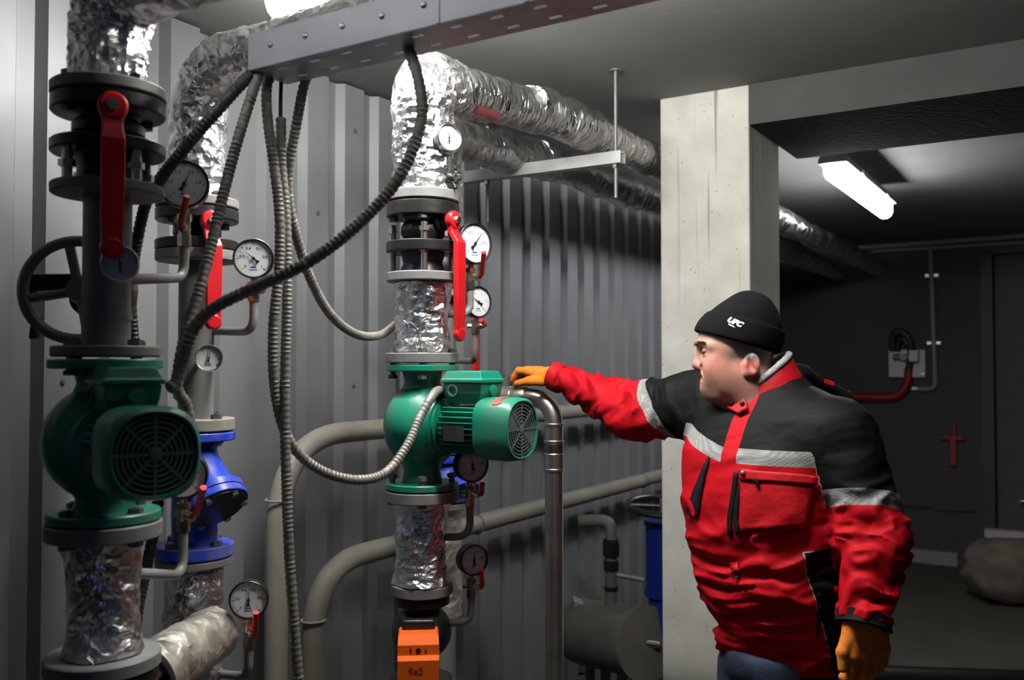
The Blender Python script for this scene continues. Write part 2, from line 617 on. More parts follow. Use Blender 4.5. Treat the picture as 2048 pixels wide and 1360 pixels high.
def pillar_mat():
    m, nt, b, N, L = new_mat('cast_concrete')
    b.inputs['Roughness'].default_value = .88
    tc = N.new('ShaderNodeTexCoord')
    n = N.new('ShaderNodeTexNoise'); n.inputs['Scale'].default_value = 7; n.inputs['Detail'].default_value = 8; n.inputs['Roughness'].default_value = .6
    L.new(tc.outputs['Object'], n.inputs['Vector'])
    cr = N.new('ShaderNodeValToRGB'); cr.color_ramp.elements[0].position = .3; cr.color_ramp.elements[1].position = .72
    cr.color_ramp.elements[0].color = (.50, .49, .44, 1); cr.color_ramp.elements[1].color = (.66, .65, .60, 1)
    L.new(n.outputs['Fac'], cr.inputs[0])
    # drip streaks
    mp = N.new('ShaderNodeMapping'); mp.inputs['Scale'].default_value = (26, 26, .9)
    L.new(tc.outputs['Object'], mp.inputs['Vector'])
    n2 = N.new('ShaderNodeTexNoise'); n2.inputs['Scale'].default_value = 1; n2.inputs['Detail'].default_value = 2
    L.new(mp.outputs[0], n2.inputs['Vector'])
    r = N.new('ShaderNodeMapRange'); r.inputs[1].default_value = .62; r.inputs[2].default_value = .68
    L.new(n2.outputs['Fac'], r.inputs[0])
    sp = N.new('ShaderNodeSeparateXYZ'); L.new(tc.outputs['Object'], sp.inputs[0])
    r3 = N.new('ShaderNodeMapRange'); r3.inputs[1].default_value = 1.75; r3.inputs[2].default_value = 2.35
    r3.inputs[3].default_value = 0; r3.inputs[4].default_value = .7
    L.new(sp.outputs[2], r3.inputs[0])
    mu = N.new('ShaderNodeMath'); mu.operation = 'MULTIPLY'; L.new(r.outputs[0], mu.inputs[0]); L.new(r3.outputs[0], mu.inputs[1])
    mx = N.new('ShaderNodeMix'); mx.data_type = 'RGBA'; L.new(mu.outputs[0], mx.inputs[0]); L.new(cr.outputs[0], mx.inputs[6])
    mx.inputs[7].default_value = (.13, .12, .10, 1)
    # air holes
    v = N.new('ShaderNodeTexVoronoi'); v.inputs['Scale'].default_value = 38
    L.new(tc.outputs['Object'], v.inputs['Vector'])
    lt = N.new('ShaderNodeMath'); lt.operation = 'LESS_THAN'; lt.inputs[1].default_value = .09; L.new(v.outputs['Distance'], lt.inputs[0])
    n4 = N.new('ShaderNodeTexNoise'); n4.inputs['Scale'].default_value = 60; L.new(tc.outputs['Object'], n4.inputs['Vector'])
    gt = N.new('ShaderNodeMath'); gt.operation = 'GREATER_THAN'; gt.inputs[1].default_value = .52; L.new(n4.outputs['Fac'], gt.inputs[0])
    m2 = N.new('ShaderNodeMath'); m2.operation = 'MULTIPLY'; L.new(lt.outputs[0], m2.inputs[0]); L.new(gt.outputs[0], m2.inputs[1])
    mx2 = N.new('ShaderNodeMix'); mx2.data_type = 'RGBA'; L.new(m2.outputs[0], mx2.inputs[0]); L.new(mx.outputs[2], mx2.inputs[6])
    mx2.inputs[7].default_value = (.09, .085, .075, 1)
    L.new(mx2.outputs[2], b.inputs['Base Color'])
    bp = N.new('ShaderNodeBump'); bp.inputs['Strength'].default_value = .25; bp.inputs['Distance'].default_value = .01
    L.new(n.outputs['Fac'], bp.inputs['Height']); L.new(bp.outputs[0], b.inputs['Normal'])
    return m


pm = MB(); pm.box(rp(PS0 + PDEP / 2, PD0 - PWID / 2, CEIL / 2), A * (PDEP / 2), B * (PWID / 2), UP * (CEIL / 2))
pil = struct(pm.build('trim_1', pillar_mat(), smooth=0, bevel=.006))
pil['label'] = 'square grey concrete pillar with dark drip stains behind the man'
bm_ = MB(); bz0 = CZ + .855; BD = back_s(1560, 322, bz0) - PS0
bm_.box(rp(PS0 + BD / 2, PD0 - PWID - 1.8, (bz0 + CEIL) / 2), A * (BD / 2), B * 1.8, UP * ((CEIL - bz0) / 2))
struct(bm_.build('trim_2', M_CONC_SHADED, smooth=0))['label'] = 'concrete ceiling beam, shade painted in, running right from the pillar'

# ------------------------------------------------------------------ lamps
def lamp(name, p0, direction, length, zl, emat, label, hang=.04):
    """p0 = end of the lamp in plan; zl = height of the housing's lower rim"""
    d = Vector(direction).normalized(); n = d.cross(UP)
    c = Vector((p0.x, p0.y, 0)) + d * length / 2
    t = thing(name, (c.x, c.y, zl - .05), label, 'lamp')
    def prof(pts, L, inset=0):
        m_ = MB(); k = len(pts)
        for e in (-1, 1):
            for x, z in pts: m_.v.append(c + d * (e * L / 2) + n * x + UP * z)
        m_.f.append(tuple(reversed(range(k)))); m_.f.append(tuple(range(k, 2 * k)))
        for i_ in range(k):
            j = (i_ + 1) % k
            m_.f.append((i_, j, k + j, k + i_))
        return m_
    hw = .062
    prof([(-hw, zl), (-hw, zl + .02), (-hw * .8, zl + .04), (hw * .8, zl + .04), (hw, zl + .02), (hw, zl)], length).build('housing', M_LAMPH, t, smooth=0, bevel=.004)
    prof([(-hw * .66, zl), (-hw * .66, zl - .045), (-hw * .5, zl - .066), (-hw * .2, zl - .078), (hw * .2, zl - .078), (hw * .5, zl - .066), (hw * .66, zl - .045), (hw * .66, zl)],
         length * .985).build('diffuser', emat, t, smooth=0, bevel=.003)
    for e in (-.33, .33):
        q = c + d * (e * length)
        if CEIL - zl < .06: break
        MB().cyl(q + UP * (zl + .035), q + UP * CEIL, .006, n=8).build('hanger', M_DSTEEL, t)
    for e in (-.25, .25):
        for sd in (-1, 1):
            q = c + d * (e * length) + n * (sd * (hw + .003)) + UP * (zl + .008)
            MB().box(q, d * .018, n * .004, UP * .012).build('clip', M_STEEL, t, smooth=0)
    return t


q = P(548, 15, 2.27)
lamp('fluorescent_lamp', q, B, 1.28, CZ + .935, M_EMIT1, 'glowing strip lamp under the ceiling above the cable tray')
q0 = P(1665, 345, 3.98)
t2 = lamp('fluorescent_lamp', q0, A, 1.25, CZ + .88, M_EMIT2, 'glowing strip lamp beyond the ceiling beam, right of the pillar')
# cable of the far lamp
c0 = Vector((q0.x, q0.y, CZ + .89)); 
MB().tube(catmull([c0 + A * .04 + UP * .03, c0 - A * .03 + UP * .06, c0 + B * .03 + UP * .095, c0 + B * .2 + A * .12 + UP * .098], .01), .009, 8).build('lamp_cable', M_RUBBER, t2)

# ------------------------------------------------------------------ pipework helpers
def crinkle(amp, f=18.0, seed=0.0):
    off = Vector((seed * 3.1, seed * 1.7, seed * 2.3))
    def fn(q, L, a_):
        p = q * f + off
        n1 = noise.noise(p)
        n2 = abs(noise.noise(p * 2.3 + Vector((5, 1, 2))))
        n3 = abs(noise.noise(p * 5.1))
        return amp * (n1 * .9 - n2 * 1.3 - n3 * .6 + .45)
    return fn


def wrinkle_rings(amp, f=18., seed=0.0, rf_=38.):
    base = crinkle(amp, f, seed)
    def fn(q, L, a_):
        w = noise.noise(Vector((L * 9 + seed, math.cos(a_) * .7, math.sin(a_) * .7)))
        k = abs(noise.noise(Vector((L * rf_ + w * 2.5, math.cos(a_) * 1.2, math.sin(a_) * 1.2 + seed))))
        return base(q, L, a_) * .7 + amp * (w * 1.2 - k * 1.4 + .4)
    return fn


class Column:
    def __init__(s, px, d):
        s.px = px; s.d = d
        p = PD(px, 728, d)
        s.x, s.y = p.x, p.y
        s.view = Vector((-p.x, -p.y, 0)).normalized()        # towards the camera
        s.side = UP.cross(s.view).normalized()               # to the right in the picture
        if s.side.x < 0: s.side = -s.side

    def z(s, py): return P(s.px, py, s.y).z

    def at(s, py): return Vector((s.x, s.y, s.z(py)))

    def p(s, z): return Vector((s.x, s.y, z))


FR = .093


def bolt_mk(L):
    def mk():
        m_ = MB()
        m_.cyl((0, 0, -.009), (0, 0, 0), .0125, n=6)
        m_.cyl((0, 0, -.001), (0, 0, L + .012), .0075, n=8)
        m_.cyl((0, 0, L), (0, 0, L + .010), .0125, n=6)
        return m_
    return mk


def bolts(t, c, z0, z1, rad=.075, n=4, ph=0.0, material=None, flip=False, only=None):
    L = round(abs(z1 - z0), 4)
    base = math.atan2(c.view.y, c.view.x)
    material = material or M_DSTEEL
    for k in range(n):
        if only is not None and k not in only: continue
        a_ = base + ph + 2 * math.pi * k / n
        q = Vector((c.x + rad * math.cos(a_), c.y + rad * math.sin(a_), z0))
        inst(('bolt', L, material.name), bolt_mk(L), 'bolt', material, t, q, (0, 0, a_ + .3))


def flange(t, c, za, zb, r=FR, m=None, name='flange'):
    z0, z1 = min(za, zb), max(za, zb)
    return MB().disc(c.p(z0), c.p(z1), r, 48, .0025).build(name, m or M_GREY, t)


def foil_piece(c, pya, pyb, r, label, seed=0, fl_top=None, fl_bot=None, flare=.0, mt=None, bulge=0.0, amp=.006):
    z1, z0 = c.z(pya), c.z(pyb)
    t = thing('foil_wrapped_pipe', c.p(z0), label, 'pipe', 'foil wrapped pipe pieces')
    path = resample([c.p(z0), c.p(z1)], .006)
    H = z1 - z0
    def rf(L, i_):
        k = L / H
        return r * (1 + bulge * math.sin(math.pi * k)) + flare * (abs(k - .5) * 2) ** 4
    MB().tube(path, rf, 56, True, wrinkle_rings(amp, 17, seed)).build('foil_jacket', mt or M_FOIL, t, smooth=25)
    for pys in (fl_top, fl_bot):
        if pys: 
            flange(t, c, c.z(pys[0]), c.z(pys[1]), pys[2] if len(pys) > 2 else FR)
    return t


def lever(t, pivot, axis, length, wdir, step=.02, w=.0185, th=.0075, parent_pin=None):
    """red lever hanging from a pivot; axis points out of the valve"""
    axis = Vector(axis).normalized(); wdir = Vector(wdir).normalized()
    m_ = MB()
    rows = [(.0, 0, .022), (-.022, 0, .017), (-.032, .002, .016), (-.056, step, .018), (-.07, step, w), (-length * .7, step, w * .95),
            (-length, step, w * .85)]
    idx = []
    for z, o, hw in rows:
        c = Vector(pivot) + UP * z + axis * o
        i0 = len(m_.v)
        for sx, sy in ((-1, -1), (1, -1), (1, 1), (-1, 1)):
            m_.v.append(c + wdir * (hw * sx) + axis * (th * sy))
        idx.append(i0)
    for a_, b_ in zip(idx, idx[1:]): m_.bridge(a_, b_, 4)
    m_.f.append(tuple(range(idx[0], idx[0] + 4))); m_.f.append(tuple(reversed(range(idx[-1], idx[-1] + 4))))
    m_.disc(Vector(pivot) - axis * .013, Vector(pivot) + axis * .011, .024, 28, .004)
    e = Vector(pivot) - UP * length + axis * step
    m_.disc(e - axis * .009, e + axis * .009, .019, 20, .004)
    lv = m_.build('lever', M_RED, t, smooth=30, bevel=.0025, label='red lever handle')
    MB().cyl(Vector(pivot) + axis * .010, Vector(pivot) + axis * .019, .010, n=6).build('lever_bolt', M_STEEL, lv)
    return lv


def ball_valve(c, y1, y2, y3, y4, piv, axis, length, label, wdir=None, body=.056):
    """top flange y1..y2, bottom flange y3..y4 (pixels); lever pivot at pixel row piv"""
    z = [c.z(v) for v in (y1, y2, y3, y4)]
    t = thing('ball_valve', c.p(z[3]), label, 'valve', 'black ball valves with red levers')
    flange(t, c, z[0], z[1], FR, M_BLACK); flange(t, c, z[2], z[3], FR, M_BLACK)
    H = z[1] - z[2]
    MB().lathe(c.p(z[2] - .002), UP, [(0, body * 1.05), (H * .12, body * .9), (H * .35, body * 1.08), (H * .65, body * 1.08), (H * .88, body * .9), (H + .004, body * 1.05)], 36).build('body', M_BLACK, t)
    zp = c.z(piv); axis = Vector(axis).normalized()
    q0 = c.p(zp); q1 = q0 + axis * .095
    MB().cyl(q0 + axis * .02, q1, .017, n=20).disc(q0 + axis * .055, q0 + axis * .065, .026, 20).build('stem', M_BLACK, t)
    lever(t, q1, axis, length, wdir or UP.cross(axis))
    return t


def studs(t, c, ya, yb, rad=.076, n=4, ph=0.0, name='stud_bolt', only=None):
    z0, z1 = sorted((c.z(ya), c.z(yb)))
    base = math.atan2(c.view.y, c.view.x); H = round(z1 - z0, 4)
    def mk():
        m_ = MB(); m_.cyl((0, 0, 0), (0, 0, H), .0085, n=10)
        m_.cyl((0, 0, H * .42), (0, 0, H * .42 + .011), .014, n=6)
        m_.cyl((0, 0, H * .82), (0, 0, H * .82 + .011), .014, n=6)
        return m_
    for k in range(n):
        if only is not None and k not in only: continue
        a_ = base + ph + 2 * math.pi * k / n
        inst(('stud', H), mk, name, M_STEEL, t, Vector((c.x + rad * math.cos(a_), c.y + rad * math.sin(a_), z0)))


def superring(m_, c, u, v, r, n, e):
    i0 = len(m_.v)
    for k in range(n):
        a_ = 2 * math.pi * k / n
        ca, sa = math.cos(a_), math.sin(a_)
        rr = r / (abs(ca) ** e + abs(sa) ** e) ** (1 / e)
        m_.v.append(c + u * (rr * ca) + v * (rr * sa))
    return i0


def pump(c, zc, axis, sc, zt, zb, label, mlen=.30, boxoff=.155, ft=.017, gland_side=1):
    """in-line pump: flanges at zt (top) and zb (bottom), motor along axis"""
    ax = Vector(axis).normalized(); sd = UP.cross(ax).normalized()
    o = c.p(zc)
    t = thing('circulation_pump', c.p(zb), label, 'pump', 'green in-line pumps')
    flange(t, c, zt, zt - ft, FR * .99, M_GREEN); flange(t, c, zb, zb + ft, FR * .99, M_GREEN)
    m_ = MB()
    s_ = sc
    m_.lathe(o, ax, [(-.072 * s_, .02 * s_), (-.07 * s_, .055 * s_), (-.055 * s_, .088 * s_), (-.03 * s_, .105 * s_), (.022 * s_, .108 * s_), (.045 * s_, .1 * s_), (.058 * s_, .082 * s_), (.075 * s_, .074 * s_), (.078 * s_, .06 * s_)], 48)
    for za, zz in ((zt - ft, zc + .06 * s_), (zb + ft, zc - .06 * s_)):
        h = zz - za
        m_.lathe(c.p(za), UP if h > 0 else -UP, [(-.002, .052), (abs(h) * .35, .046), (abs(h) * .7, .056), (abs(h), .074)], 32)
    m_.build('volute', M_GREEN, t, smooth=40)
    # lantern and motor
    L = mlen * s_
    m_ = MB()
    m_.lathe(o, ax, [(.07 * s_, .07 * s_), (.085 * s_, .07 * s_), (.09 * s_, .052 * s_), (L - .095 * s_, .052 * s_)], 36)
    mo = m_.build('motor', M_GREEN, t)
    f0, f1 = .095 * s_, L - .085 * s_
    key = ('fin', round(s_, 3), label)
    nf = 30
    for k in range(nf):
        a_ = 2 * math.pi * k / nf
        e = sd * math.cos(a_) + UP * math.sin(a_)
        tg = ax.cross(e)
        if e.z > .82: continue
        MB().box(o + ax * ((f0 + f1) / 2) + e * (.0585 * s_), ax * ((f1 - f0) / 2), e * (.0085 * s_), tg * .0013).build('cooling_fin', M_GREEN, mo, smooth=0)
    MB().box(o + ax * ((f0 + f1) / 2 - .01) - sd * (.067 * s_) * (1 if sd.dot(c.view) < 0 else -1) - UP * .012, ax * .03 * s_, sd * .0015, UP * .018 * s_).build('name_plate', mat('dark_plate', (.05, .05, .05), .45, .3), mo, smooth=0)
    # fan cover: rounded square hood
    m_ = MB(); R = .076 * s_; n = 64
    prof = [(L - .098 * s_, R * .93, 3.4), (L - .09 * s_, R * .99, 3.2), (L - .03 * s_, R, 3.0), (L - .008 * s_, R * .97, 2.7), (L, R * .9, 2.4), (L - .001, R * .86, 2.3), (L - .012 * s_, R * .85, 2.3)]
    rings = [superring(m_, o + ax * tt, sd, UP, rr, n, ee) for tt, rr, ee in prof]
    for a_, b_ in zip(rings, rings[1:]): m_.bridge(a_, b_, n)
    m_.f.append(tuple(range(rings[0], rings[0] + n)))
    fc = m_.build('fan_cover', M_GREEN, t, smooth=40)
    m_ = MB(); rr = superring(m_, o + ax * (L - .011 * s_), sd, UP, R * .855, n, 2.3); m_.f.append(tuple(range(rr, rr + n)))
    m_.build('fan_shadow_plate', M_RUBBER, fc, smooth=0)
    g = MB(); gc = o + ax * (L - .005 * s_)
    for k in range(1, 8):
        rk = R * .86 * (k + .35) / 8.1
        i_ = [superring(g, gc + ax * dz, sd, UP, rk + dr_, 48, 2.05 + .03 * k) for dz, dr_ in ((-.0015, -.0016), (-.0015, .0016), (.0015, .0016), (.0015, -.0016))]
        for x in range(4): g.bridge(i_[x], i_[(x + 1) % 4], 48)
    for k in range(8):
        a_ = math.pi / 4 * k
        e = sd * math.cos(a_) + UP * math.sin(a_)
        g.box(gc + e * R * .5, e * (R * .37), ax.cross(e) * .0022, ax * .002)
    g.disc(gc - ax * .002, gc + ax * .003, R * .13, 16)
    g.build('fan_grille', M_GREEND, fc, smooth=0)
    # warning print on the hood
    m_ = MB(); 
    for k in range(7):
        a0 = math.radians(62 + k * 8)
    # terminal box
    bc = o + ax * (boxoff * s_) + UP * (.058 * s_ + .036 * s_)
    hx, hy, hz = .058 * s_, .048 * s_, .034 * s_
    m_ = MB()
    def fr(z, kx, ky):
        i0 = len(m_.v)
        for sx, sy in ((-1, -1), (1, -1), (1, 1), (-1, 1)): m_.v.append(bc + ax * (hx * kx * sx) + sd * (hy * ky * sy) + UP * z)
        return i0
    rs = [fr(-hz, .8, .8), fr(-hz * .3, .95, .95), fr(hz * .45, 1, 1)]
    for a_, b_ in zip(rs, rs[1:]): m_.bridge(a_, b_, 4)
    m_.f.append(tuple(range(rs[0], rs[0] + 4))); m_.f.append(tuple(range(rs[-1], rs[-1] + 4)))
    tb = m_.build('terminal_box', M_GREEN, t, smooth=0, bevel=.004)
    m_ = MB()
    rs = [fr(hz * .45, 1.06, 1.07), fr(hz * .7, 1.06, 1.07), fr(hz * .75, 1.0, 1.0), fr(hz * 1.3, .86, .84)]
    for a_, b_ in zip(rs, rs[1:]): m_.bridge(a_, b_, 4)
    m_.f.append(tuple(range(rs[0], rs[0] + 4))); m_.f.append(tuple(range(rs[-1], rs[-1] + 4)))
    m_.build('lid', M_GREEN, tb, smooth=0, bevel=.003)
    vs = sd if sd.dot(c.view) > 0 else -sd
    for qx, q in ((0, bc + vs * (hy * .9)),):
        m_ = MB(); gx = q - ax * (hx * .45) - UP * .003
        m_.lathe(gx, vs, [(-.004, .0155 * s_), (.007, .0155 * s_), (.007, .011 * s_), (.002, .011 * s_)], 24, cap=False)
        m_.lathe(gx, vs, [(.0015, .0112 * s_), (.002, .0112 * s_)], 24)
        m_.build('blank_plug', M_GREEND, tb)
    gl = MB(); gq = bc - ax * hx * .9 if gland_side < 0 else bc + ax * hx * .9
    gd = -ax if gland_side < 0 else ax
    gl.cyl(gq - UP * .004, gq + gd * .02 - UP * .004, .014 * s_, n=16).cyl(gq + gd * .016 - UP * .004, gq + gd * .03 - UP * .004, .0165 * s_, n=6)
    gl.build('cable_gland', M_GREEN, tb)
    gq2 = bc + ax * hx * .97
    if gland_side < 0:
        MB().lathe(gq2 - UP * .004, ax, [(-.01, .015 * s_), (.006, .015 * s_), (.008, .012 * s_)], 16).build('blank_plug', M_GREEN, tb)
    return t, gq + gd * .03 - UP * .004, bc, (o, ax, sd, L, R, fc)


def gauge(c, nrm, r, ang, label, stem=None, tap=None, tapdir=None, scale_text=None, rim=None, backstem=None, depth=.03, name='pressure_gauge', tapup=1, group='round white dial gauges'):
    c = Vector(c); nrm = Vector(nrm).normalized()
    up = (UP - nrm * UP.dot(nrm)).normalized(); rt = up.cross(nrm)
    t = thing(name, c - up * r, label, 'gauge', group)
    m_ = MB(); m_.lathe(c - nrm * depth, nrm, [(0, r * .8), (.003, r * .96), (depth - .002, r), (depth + .003, r), (depth + .005, r * .96), (depth + .004, r * .90), (depth - .002, r * .89)], 48)
    m_.build('case', rim or M_BLACK, t)
    dl_ = MB().disc(c - nrm * .004, c - nrm * .001, r * .895, 48, .0003).build('dial', M_DIAL, t)
    pm_ = MB()
    for k in range(31):
        a_ = math.radians(225 - 270 * k / 30); big = k % 5 == 0
        e = rt * math.cos(a_) + up * math.sin(a_)
        pm_.box(c - nrm * .0007 + e * (r * (.76 if big else .79)), e * (r * (.07 if big else .04)), nrm.cross(e) * (r * (.012 if big else .006)), nrm * .0003)
    pm_.build('scale_marks', M_PRINT, dl_, smooth=0)
    if scale_text:
        for k, s_ in enumerate(scale_text):
            a_ = math.radians(225 - 270 * k / (len(scale_text) - 1))
            text_obj(s_, r * .2, c - nrm * .0006 + (rt * math.cos(a_) + up * math.sin(a_)) * (r * .56), rt, up, M_PRINT, dl_, 'numeral', extrude=.0001)
    lg = MB(); lg.box(c - nrm * .0007 - up * r * .42, rt * r * .13, up * r * .035, nrm * .0003); lg.box(c - nrm * .0007 - up * r * .55, rt * r * .2, up * r * .012, nrm * .0003)
    lg.build('maker_mark', M_BLUEPRINT, dl_, smooth=0)
    nd = MB(); a_ = math.radians(ang); e = rt * math.cos(a_) + up * math.sin(a_); w = nrm.cross(e)
    nd.prism([c + e * r * .72 + nrm * .0015, c + w * r * .03 + nrm * .0015, c - e * r * .15 + w * r * .05 + nrm * .0015, c - e * r * .32 + w * r * .1 + nrm * .0015,
              c - e * r * .32 - w * r * .1 + nrm * .0015, c - e * r * .15 - w * r * .05 + nrm * .0015, c - w * r * .03 + nrm * .0015], nrm * .001)
    nd.disc(c + nrm * .0005, c + nrm * .0035, r * .085, 14)
    nd.build('needle', M_PRINT, t, smooth=0)
    if backstem:
        MB().tube([c - nrm * depth * .9, Vector(backstem)], r * .22, 14).build('probe', M_STEEL, t)
    if stem:
        pts = [Vector(p) for p in stem]
        low = c - up * r - nrm * depth * .5
        pts[-1] = Vector((low.x, low.y, pts[-1].z))
        pts[-2] = Vector((low.x, low.y, pts[-2].z)) if len(pts) > 2 else pts[-2]
        MB().tube(resample(bend(pts, .045, 8), .01), .0095, 14).build('siphon_tube', M_PIPE, t)
        b0 = pts[-1]
        k = MB(); H = (low.z - b0.z)
        k.cyl(b0 - UP * .004, b0 + UP * H * .28, .0135, n=6); k.cyl(b0 + UP * H * .26, b0 + UP * H * .7, .0115, n=16); k.cyl(b0 + UP * H * .66, b0 + UP * H * .86, .0145, n=6)
        k.cyl(b0 + UP * H * .8, b0 + UP * (H + .012), .008, n=12)
        zt = b0 + UP * H * .46
        td = Vector(tapdir or (rt * .8 + nrm * .6)).normalized()
        k.cyl(zt, zt + td * .026, .009, n=12); k.cyl(zt - td * .022, zt, .007, n=6)
        kk = k.build('shutoff_cock', M_BRASS, t)
        if tap:
            q = zt + td * .026; e2 = Vector(tap)
            m_ = MB(); m_.tube(resample([q, q + td * .006 + (e2 - q) * .15, e2], .01), .0065, 10).build('cock_lever', M_RED, t, label='small red tap lever')
    return t


# ------------------------------------------------------------------ the four risers
C1, C2, C3, C4 = Column(212, 1.428), Column(392, 1.75), Column(845, 1.428), Column(885, 1.75)

# --- riser 3 (middle of the picture)
c = C3
zt3 = CZ + .725
path = bend([c.at(388), c.p(zt3), c.p(zt3) + A * .12 + UP * .01], .13, 14)
end_hi = rp(c.p(0).dot(A) + .9, 1.428, CZ + .795)
pathL = resample(path, .007)
t = thing('foil_wrapped_pipe', c.at(388), 'fat shiny foil elbow at the top of the middle riser, under the ceiling', 'pipe', 'foil wrapped pipe pieces')
nL = len(pathL)
def rfe(L, i_):
    k = i_ / nL
    return .078 - .006 * k + (.008 * math.exp(-((k - .62) / .18) ** 2))
MB().tube(pathL, rfe, 64, True, crinkle(.011, 15, 3)).build('foil_jacket', M_FOIL, t, smooth=22)
flange(t, c, c.z(386), c.z(406)); bolts(t, c, c.z(436) - .002, c.z(386), only=(0, 1, 3))
MB().sphere(c.at(362) + c.side * .068 + c.view * .05, .014).box(c.at(362) + c.side * .082 + c.view * .055, c.side * .014, c.view * .006, UP * .008).box(c.at(362) + c.side * .082 + c.view * .055, c.side * .006, c.view * .006, UP * .016).cyl(c.at(362) + c.side * .082 + c.view * .055 - UP * .03, c.at(362) + c.side * .07 + c.view * .05, .006).build('vent_knob', M_BLACK, t, bevel=.003)

# long overhead runs to the back wall
def overhead(d, s0, z0, z1, r, label, seed, first=None):
    pts = [first] if first is not None else []
    pts += [rp(s0, d, z0), rp(s0 + .45, d, (z0 + z1) / 2 + .01), rp(s0 + 1.0, d, z1), rp(SB - .004, d, z1 - .005)]
    pa = []
    cm = catmull(pts, .012)
    t_ = thing('foil_wrapped_pipe', rp(s0, d, z0 - r), label, 'pipe', 'foil wrapped pipe pieces')
    def rf(L, i_):
        return r * (1 + .05 * math.sin(L * 7.3 + seed) + .035 * math.sin(L * 17 + seed * 2))
    MB().tube(cm, rf, 40, True, wrinkle_rings(.0065, 16, seed, 75.)).build('foil_jacket', M_FOILR, t_, smooth=28)
    return t_

s3 = c.p(0).dot(A)
t = overhead(1.428, s3 + .10, zt3 + .008, CZ + .80, .066, 'foil wrapped overhead pipe nearer the pillar, running under the ceiling to the back wall', 2)
# red and white labels under the foil
for px0, px1, a0, a1 in ((940, 985, -38, -58), (980, 1003, -66, -82)):
    sa, sb = PD(px0, 215, 1.40).dot(A), PD(px1, 230, 1.40).dot(A)
    m_ = MB(); nn = 8
    for i_ in range(nn + 1):
        for j in range(nn + 1):
            s_ = sa + (sb - sa) * i_ / nn; an = math.radians(a0 + (a1 - a0) * j / nn)
            zc_l = zt3 + .012 + (s_ - (s3 + .1)) * .04
            m_.v.append(rp(s_, 1.428, zc_l) + (B * math.cos(an) + UP * math.sin(an)) * .0735)
    for i_ in range(nn):
        for j in range(nn):
            m_.f.append((i_ * (nn + 1) + j, (i_ + 1) * (nn + 1) + j, (i_ + 1) * (nn + 1) + j + 1, i_ * (nn + 1) + j + 1))
    m_.build('red_print', M_REDFAINT, t, smooth=60)

# ball valve, check valve, foil spool, pump of riser 3
ball_valve(c, 409, 437, 486, 507, 447, B, .285, 'black ball valve with the longest red lever, above the brightly lit green pump', body=.052)
t = thing('wafer_check_valve', c.at(547), 'dark wafer check valve clamped by long studs below the middle ball valve', 'valve')
MB().lathe(c.at(546), UP, [(0, .055), (.003, .058), ((c.z(508) - c.z(546)) * .5, .05), (c.z(508) - c.z(546), .057)], 32).build('body', mat('dark_blue_cast', (.012, .015, .035), .35), t)
studs(t, c, 550, 452, n=4, ph=.05)
t = foil_piece(c, 567, 704, .070, 'crumpled foil pipe piece directly above the middle green pump', 4, (547, 565, .092), (706, 726, .093), bulge=-.06, amp=.007)
bolts(t, c, c.z(750), c.z(706), only=(0, 1, 3))
pt = pump(c, c.z(850), B, 1.0, c.z(729), c.z(977), 'bright green circulation pump with terminal box on the middle riser', gland_side=-1)
GL3 = pt[1]
o_, ax_, sd_, L_, R_, fc3 = pt[3]
# red arrow print on the hood, following its top
m_ = MB(); SGN = -1 if sd_.dot(c.view) > 0 else 1
for k in range(9):
    a_ = math.radians(90 + SGN * (2 + k * 5.5))
    def hp(aa, tt):
        ca, sa = math.cos(aa), math.sin(aa); e = 3.05
        rr = (R_ + .0012) / (abs(ca) ** e + abs(sa) ** e) ** (1 / e)
        return o_ + ax_ * tt + sd_ * (rr * ca) + UP * (rr * sa)
    i0 = len(m_.v)
    wv = .008 if k < 7 else (.014 - .006 * (k - 7))
    m_.v += [hp(a_, L_ - .04 - wv), hp(a_, L_ - .04 + wv)]
    if k: m_.f.append((i0 - 2, i0 - 1, i0 + 1, i0))
m_.build('rotation_arrow', M_REDPRINT, fc3, smooth=0)
t = foil_piece(c, 1003, 1163, .066, 'crumpled foil pipe piece directly below the middle green pump', 6, (979, 1001, .093), (1165, 1186, .078), flare=.008, bulge=-.05, amp=.006)
bolts(t, c, c.z(1001), c.z(955), only=(0, 1, 3)); 
t = thing('motor_valve', c.at(1400), 'black motorised valve with orange actuator box at the foot of the middle riser', 'valve')
MB().disc(c.at(1206), c.at(1188), .070, 40).build('flange', M_BLACK, t)
zc = c.z(1262)
m_ = MB(); m_.sphere(c.p(zc), .075, 32, 20, (1, 1, .95)); m_.cyl(c.at(1207), c.p(zc), .045); m_.cyl(c.p(zc), c.p(zc - .16), .045); m_.disc(c.p(zc - .14), c.p(zc - .115), .078)
m_.build('body', M_BLACK, t)
va = c.view; vsd = c.side
bxc = c.p(c.z(1300)) + va * .105 - vsd * .008
m_ = MB()
m_.box(c.p(c.z(1234)) + va * .068 - vsd * .008, vsd * .040, va * .018, UP * .016); m_.build('actuator_neck', M_BLACK, t, bevel=.006)
m_ = MB()
hw = .049
zz = [c.z(1243), c.z(1255), c.z(1274), c.z(1282)]
yy = bxc
def orow(z, w, f):
    i0 = len(m_.v)
    for sx, sy in ((-1, -.05), (1, -.05), (1, f), (-1, f)): m_.v.append(Vector((yy.x, yy.y, z)) + vsd * (w * sx) + va * sy)
    return i0
rows = [orow(zz[0] + .004, hw * .9, .012), orow(zz[0], hw * .98, .02), orow(zz[1], hw, .040), orow(zz[2], hw * 1.02, .041), orow(zz[2] - .001, hw * 1.0, .046), orow(zz[2] - .008, hw * 1.0, .056), orow(zz[2] - .15, hw, .056)]
for a_, b_ in zip(rows, rows[1:]): m_.bridge(a_, b_, 4)
m_.f.append(tuple(range(rows[0], rows[0] + 4))); m_.f.append(tuple(range(rows[-1], rows[-1] + 4)))
ab = m_.build('actuator_box', M_ORANGE, t, smooth=0, bevel=.003)
